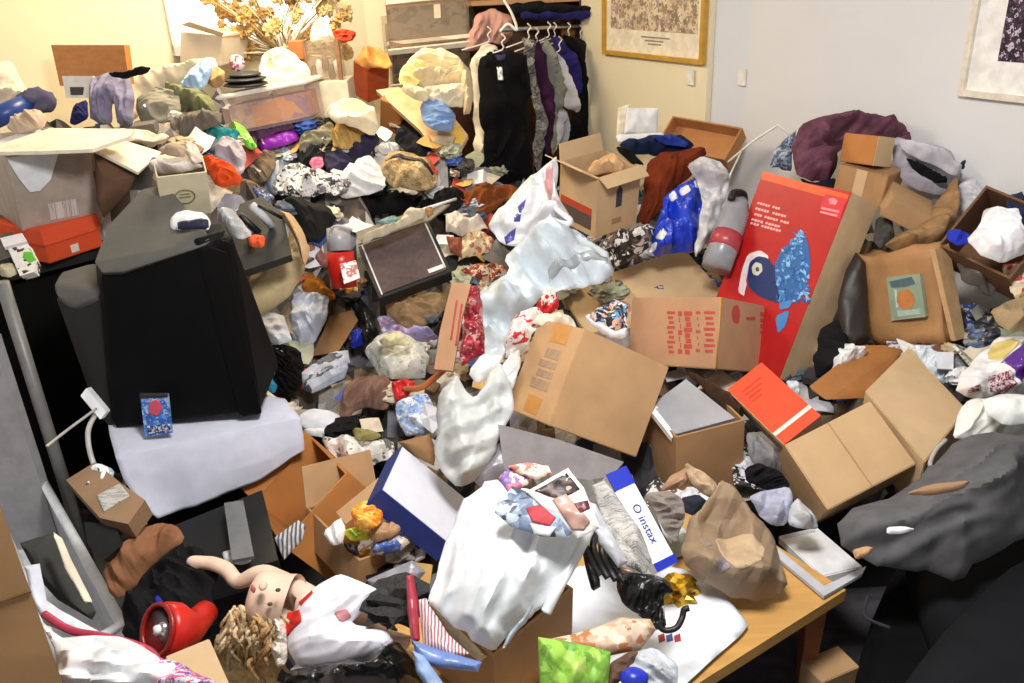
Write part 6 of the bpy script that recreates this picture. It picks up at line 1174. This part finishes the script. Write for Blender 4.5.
pp = S('printed_bag', 'carrier bag', 'white bag with yellow and purple print at the right edge', mat('bag', '#e4e2e4'), [(954,390),(966,370),(984,350),(996,338),(1016,336),(1034,340),(1034,396),(990,400),(966,400)], th=.07, p=48, Y=2.3, amp=.015)
patch(pp, 'purple_print', mat('plastic', '#5c2c90'), [(998,364),(1012,352),(1028,340),(1030,372),(1018,384),(1008,378)], .003); patch(pp, 'yellow_print', mat('plastic', '#d8c478'), [(990,352),(1000,340),(1014,338),(1010,350),(998,362),(990,358)], .003)
for pts in ([(992,374),(1006,372),(1016,384),(1012,392),(998,388)], [(970,388),(978,385),(982,390),(972,391)]): patch(pp, 'maroon_print', mat('print', '#7c3040', '#d9c8d0', s=120), pts, .003)
S('white_quilt', 'bag', 'white puffy bag right of the farther tan carton', mat('bag', '#e6e6e2'), [(952,440),(960,412),(966,398),(990,396),(1034,396),(1034,440),(1000,440),(970,440)], th=.08, p=45, Y=2.1, amp=.012)
S('white_plastic_plate', 'plate', 'white round plate on the white puffy bag at the right edge', mat('plastic', '#f2f4f2'), [(982,400),(1000,394),(1034,394),(1034,424),(1006,426),(986,414)], th=.03, p=30, Y=2.02, amp=.004)
tube('cord_loop', 'cord', 'beige cord loop beside the farther tan carton', mat('cloth', '#a8a49c'), [atY(946,440,2.0), atY(936,450,1.96), atY(930,464,1.92), atY(936,470,1.9), atY(946,464,1.9), atY(956,446,1.95)], .006)
# ------------------------------------------------------------------ grey coat and black armchair
GC = mat('cloth', '#5d5d60', bump=.2, var=.08)
S('grey_coat', 'coat', 'dark grey jacket spread over the black armchair at the right', GC, [(836,524),(850,508),(880,498),(916,482),(930,466),(950,448),(968,436),(1000,432),(1030,434),(1034,530),(1010,548),(980,564),(960,580),(920,570),(880,566),(856,556),(840,540)], th=.12, p=38, Y=1.8, amp=.03, sc=4.5, f=15, st=3, n=60)
S('cardboard_piece', 'cardboard', 'tan card piece showing on the dark grey jacket', mat('card', '#9d7a5c'), [(904,494),(930,484),(972,480),(962,490),(930,496)], th=.01, p=38, Y=1.66, amp=.002)
S('white_label', 'label', 'small white paper tag on the dark grey jacket', WHITE, [(887,527),(904,526),(916,529),(902,534),(887,534)], th=.006, p=38, Y=1.56, amp=.001)
S('tan_tab', 'label', 'small tan tab at the left end of the dark grey jacket', CARD, [(852,550),(866,546),(874,548),(868,556),(856,560)], th=.015, p=38, Y=1.6, amp=.002)
ac = empty('armchair', atY(960,683,1.6)*np.array([1,1,0]), 'black padded armchair filling the lower right corner', 'armchair')
BL2 = mat('cloth', '#17181c', bump=.15, var=.06)
def pad(nm, c, sz, rot, parent, m):
    bm = bmesh.new(); bmesh.ops.create_cube(bm, size=1); bmesh.ops.subdivide_edges(bm, edges=bm.edges, cuts=5, use_grid_fill=True)
    Mx = Matrix.Rotation(rot, 3, 'Z'); vs = []
    for v in bm.verts:
        q = v.co*2; r = Vector((q.x*math.sqrt(max(0, 1-q.y**2*.18-q.z**2*.18)), q.y*math.sqrt(max(0, 1-q.x**2*.18-q.z**2*.18)), q.z*math.sqrt(max(0, 1-q.x**2*.25-q.y**2*.25))))
        r = Vector((r.x*sz[0]/2, r.y*sz[1]/2, r.z*sz[2]/2)); r += noise.noise_vector(r*6+Vector((sz[0]*9, 0, 0)))*.01; vs.append(Mx@r+V(c))
    bm.verts.index_update(); fs = [tuple(v.index for v in f.verts) for f in bm.faces]; bm.free(); return link(nm, vs, fs, m, parent, smooth=True)
pad('arm', (1.13, 1.42, .36), (.34, .9, .34), -.9, ac, BL2); pad('seat_cushion', (1.5, 1.85, .3), (.8, .8, .28), -.35, ac, BL2)
pad('base', (1.42, 1.62, .14), (1.0, 1.0, .26), -.6, ac, mat('cloth', '#0d0d0f')); pad('backrest', (1.75, 2.1, .45), (.3, 1.0, .6), -.35, ac, BL2)
tube('piping', None, None, mat('cloth', '#2c2d33'), [atY(868,596,1.5), atY(864,612,1.45), atY(870,620,1.42), atY(890,628,1.4)], .004, ac)
obox('floor_carton', 'cardboard box', 'top corner of a tan carton on the floor at the bottom edge', CARD, atz(822,683,.16), (.12,.05,0), (-.03,.08,0), (0,0,-.12))
# ------------------------------------------------------------------ litter lying in the gaps of the heap
ANCH = [((300,360), 'left of the clear food bag'), ((350,250), 'around the red tin'), ((420,300), 'below the grille speaker'), ((480,250), 'right of the grille speaker'), ((400,410), 'by the brown jumper'),
  ((330,450), 'above the open snack carton'), ((250,180), 'below the teal and orange clothes'), ((350,180), 'among the clothes in the middle back'), ((190,120), 'on the back left clothes heap'), ((300,110), 'around the lidded storage box'),
  ((430,170), 'beside the floral pouch'), ((480,200), 'under the hanging clothes'), ((560,240), 'around the plastic sheeting'), ((620,270), 'behind the wide tan carton'), ((700,270), 'under the blue bag'), ((760,400), 'around the orange topped box'),
  ((830,380), 'behind the plain tan cartons'), ((900,230), 'on the right wall heap'), ((980,320), 'at the right edge under the open carton'), ((720,500), 'around the crumpled brown paper bag'), ((560,460), 'between the white bag and the plain carton'),
  ((470,340), 'by the red wrapping paper'), ((300,540), 'under the open cartons'), ((380,600), 'left of the bottom carton'), ((240,560), 'in front of the television stand'), ((460,480), 'by the flat white box'), ((640,150), 'by the back wall tray')]
ZONES = [[(230,190),(440,170),(470,280),(430,440),(320,470),(260,380),(250,300)], [(400,190),(560,220),(600,280),(520,380),(430,390),(440,260)], [(130,90),(400,90),(400,180),(240,185),(150,150)], [(560,225),(760,240),(740,310),(600,300)],
  [(640,370),(860,370),(800,530),(650,520)], [(810,330),(1020,300),(1020,400),(850,400)], [(860,200),(1010,180),(1020,320),(940,320)], [(250,520),(440,520),(420,640),(300,590)], [(400,120),(520,180),(480,230),(400,190)], [(640,450),(810,440),(800,560),(640,540)], [(60,500),(180,540),(120,600)]]
PAL = ['#e8e8ec', '#cfd2dc', '#b9a58a', '#3a3836', '#1d1c1e', '#d9cdb8', '#8f8a88', '#7a5c42', '#a8ac98', '#f0eeea', '#55606e', '#a83a30', '#3a55a0', '#c8a060', '#6a6460', '#e2e4ea']
CN = dict(zip(PAL, ['white', 'pale grey', 'tan', 'charcoal', 'black', 'cream', 'grey', 'brown', 'sage', 'off-white', 'slate', 'red', 'blue', 'ochre', 'dark grey', 'bluish white']))
EXC = [np.array(q, float) for q in ([(860,392),(908,346),(972,409),(925,470)], [(782,447),(867,396),(924,466),(815,532)], [(770,528),(860,528),(870,580),(820,592)], [(862,245),(948,240),(966,345),(865,350)], [(505,400),(540,318),(672,362),(636,468)], [(640,400),(690,374),(748,420),(742,490),(640,492)], [(722,390),(760,360),(828,418),(786,460)], [(690,530),(720,480),(790,600),(700,600)], [(628,296),(782,306),(776,375),(630,365)], [(356,200),(430,200),(456,276),(380,306)], [(205,90),(320,80),(318,120),(225,140)])]
random.seed(11); placed = []; tries = 0; used_l = set()
while len(placed) < 300 and tries < 20000:
    tries += 1
    zn = random.choice(ZONES); xs_ = [p[0] for p in zn]; ys_ = [p[1] for p in zn]; p = (random.uniform(min(xs_), max(xs_)), random.uniform(min(ys_), max(ys_)))
    if not inside(np.array([p]), np.array(zn, float))[0]: continue
    if any((p[0]-q[0])**2+(p[1]-q[1])**2 < 80 for q in placed): continue
    if any(inside(np.array([p]), e)[0] for e in EXC): continue
    if hit(p[0], p[1])[1] > 4.6 or (p[1] < 140 and hit(p[0], p[1])[1] > 4.3): continue
    P = hit(p[0], p[1], -.012)
    if not heap_ok(P[0], P[1]): continue
    placed.append(p); ph = min(ANCH, key=lambda a: (a[0][0]-p[0])**2+(a[0][1]-p[1])**2)[1]
    c = random.choice(PAL); kind = random.choice(['scrap', 'card', 'card', 'cloth', 'scrap', 'wad', 'carton']); rot = random.uniform(0, 3.14); r = random.uniform(.02, .045)
    W_ = {'wad': 'wad of crumpled paper', 'cloth': 'rag bunched', 'card': 'card or booklet', 'carton': 'packet or box', 'scrap': 'sheet of paper'}[kind]
    for q in range(16):
        if (c, W_, ph) not in used_l: break
        c = PAL[(PAL.index(c)+5) % 16]
    if (c, W_, ph) in used_l: continue
    used_l.add((c, W_, ph)); GL = {'wad': 'wads of paper strewn over the heap', 'cloth': 'rags strewn over the heap', 'card': 'booklets and cards strewn over the heap', 'carton': 'small packets strewn over the heap', 'scrap': 'loose sheets strewn over the heap'}[kind]
    def lab(w_): return 'small %s %s %s' % (CN[c], w_, ph)
    if kind == 'wad': L_ = lab('wad of crumpled paper'); lump('paper_wad', 'crumpled paper', L_, mat('paper', c), P, (r*1.3, r, r*.7), rot, .4, 4, g=GL)
    elif kind == 'cloth': L_ = lab('rag bunched'); lump('cloth_wad', 'rag', L_, mat('cloth', c, bump=.5), P, (r*1.8, r*1.2, r*.7), rot, .45, 5, g=GL)
    else:
        u, v, n_ = plane_axes(random.uniform(5, 55), random.uniform(-70, 70)); a = u*math.cos(rot)+v*math.sin(rot); b = -u*math.sin(rot)+v*math.cos(rot)
        if kind == 'card': L_ = lab('card or booklet'); obox('booklet', 'booklet', L_, mat('print', c, c, '#d8d8dc', '#5a5450', s=50) if random.random() < .5 else mat('paper', c), P-a*r-b*r*1.4, a*r*2, b*r*2.8, n_*random.uniform(.003, .012), g=GL, bev=.0008)
        elif kind == 'carton': L_ = lab('packet or box'); obox('small_packet', 'packet', L_, mat('card', c), P-a*r-b*r-n_*r*.5, a*r*2, b*r*1.6, n_*r*.9, g=GL, bev=.0015)
        else:
            L_ = lab('sheet of paper'); k = [(-1,-1.3),(0,-1.45),(1,-1.2),(1.1,0),(.9,1.3),(0,1.2),(-1.05,1.35),(-.95,0)]
            vs = [P+a*x*r*1.3+b*y*r*1.3+n_*(abs(x*y)*r*random.uniform(-.3,.5)) for x, y in k]; vs.append(P+n_*r*.3); vs += [q-n_*.002 for q in vs]
            fs = [(i, (i+1) % 8, 8) for i in range(8)]+[((i+1) % 8+9, i+9, 17) for i in range(8)]+[(i, i+9, (i+1) % 8+9, (i+1) % 8) for i in range(8)]
            link('paper_sheet', vs, fs, mat('paper', c), None, L_, 'paper', GL, smooth=False)
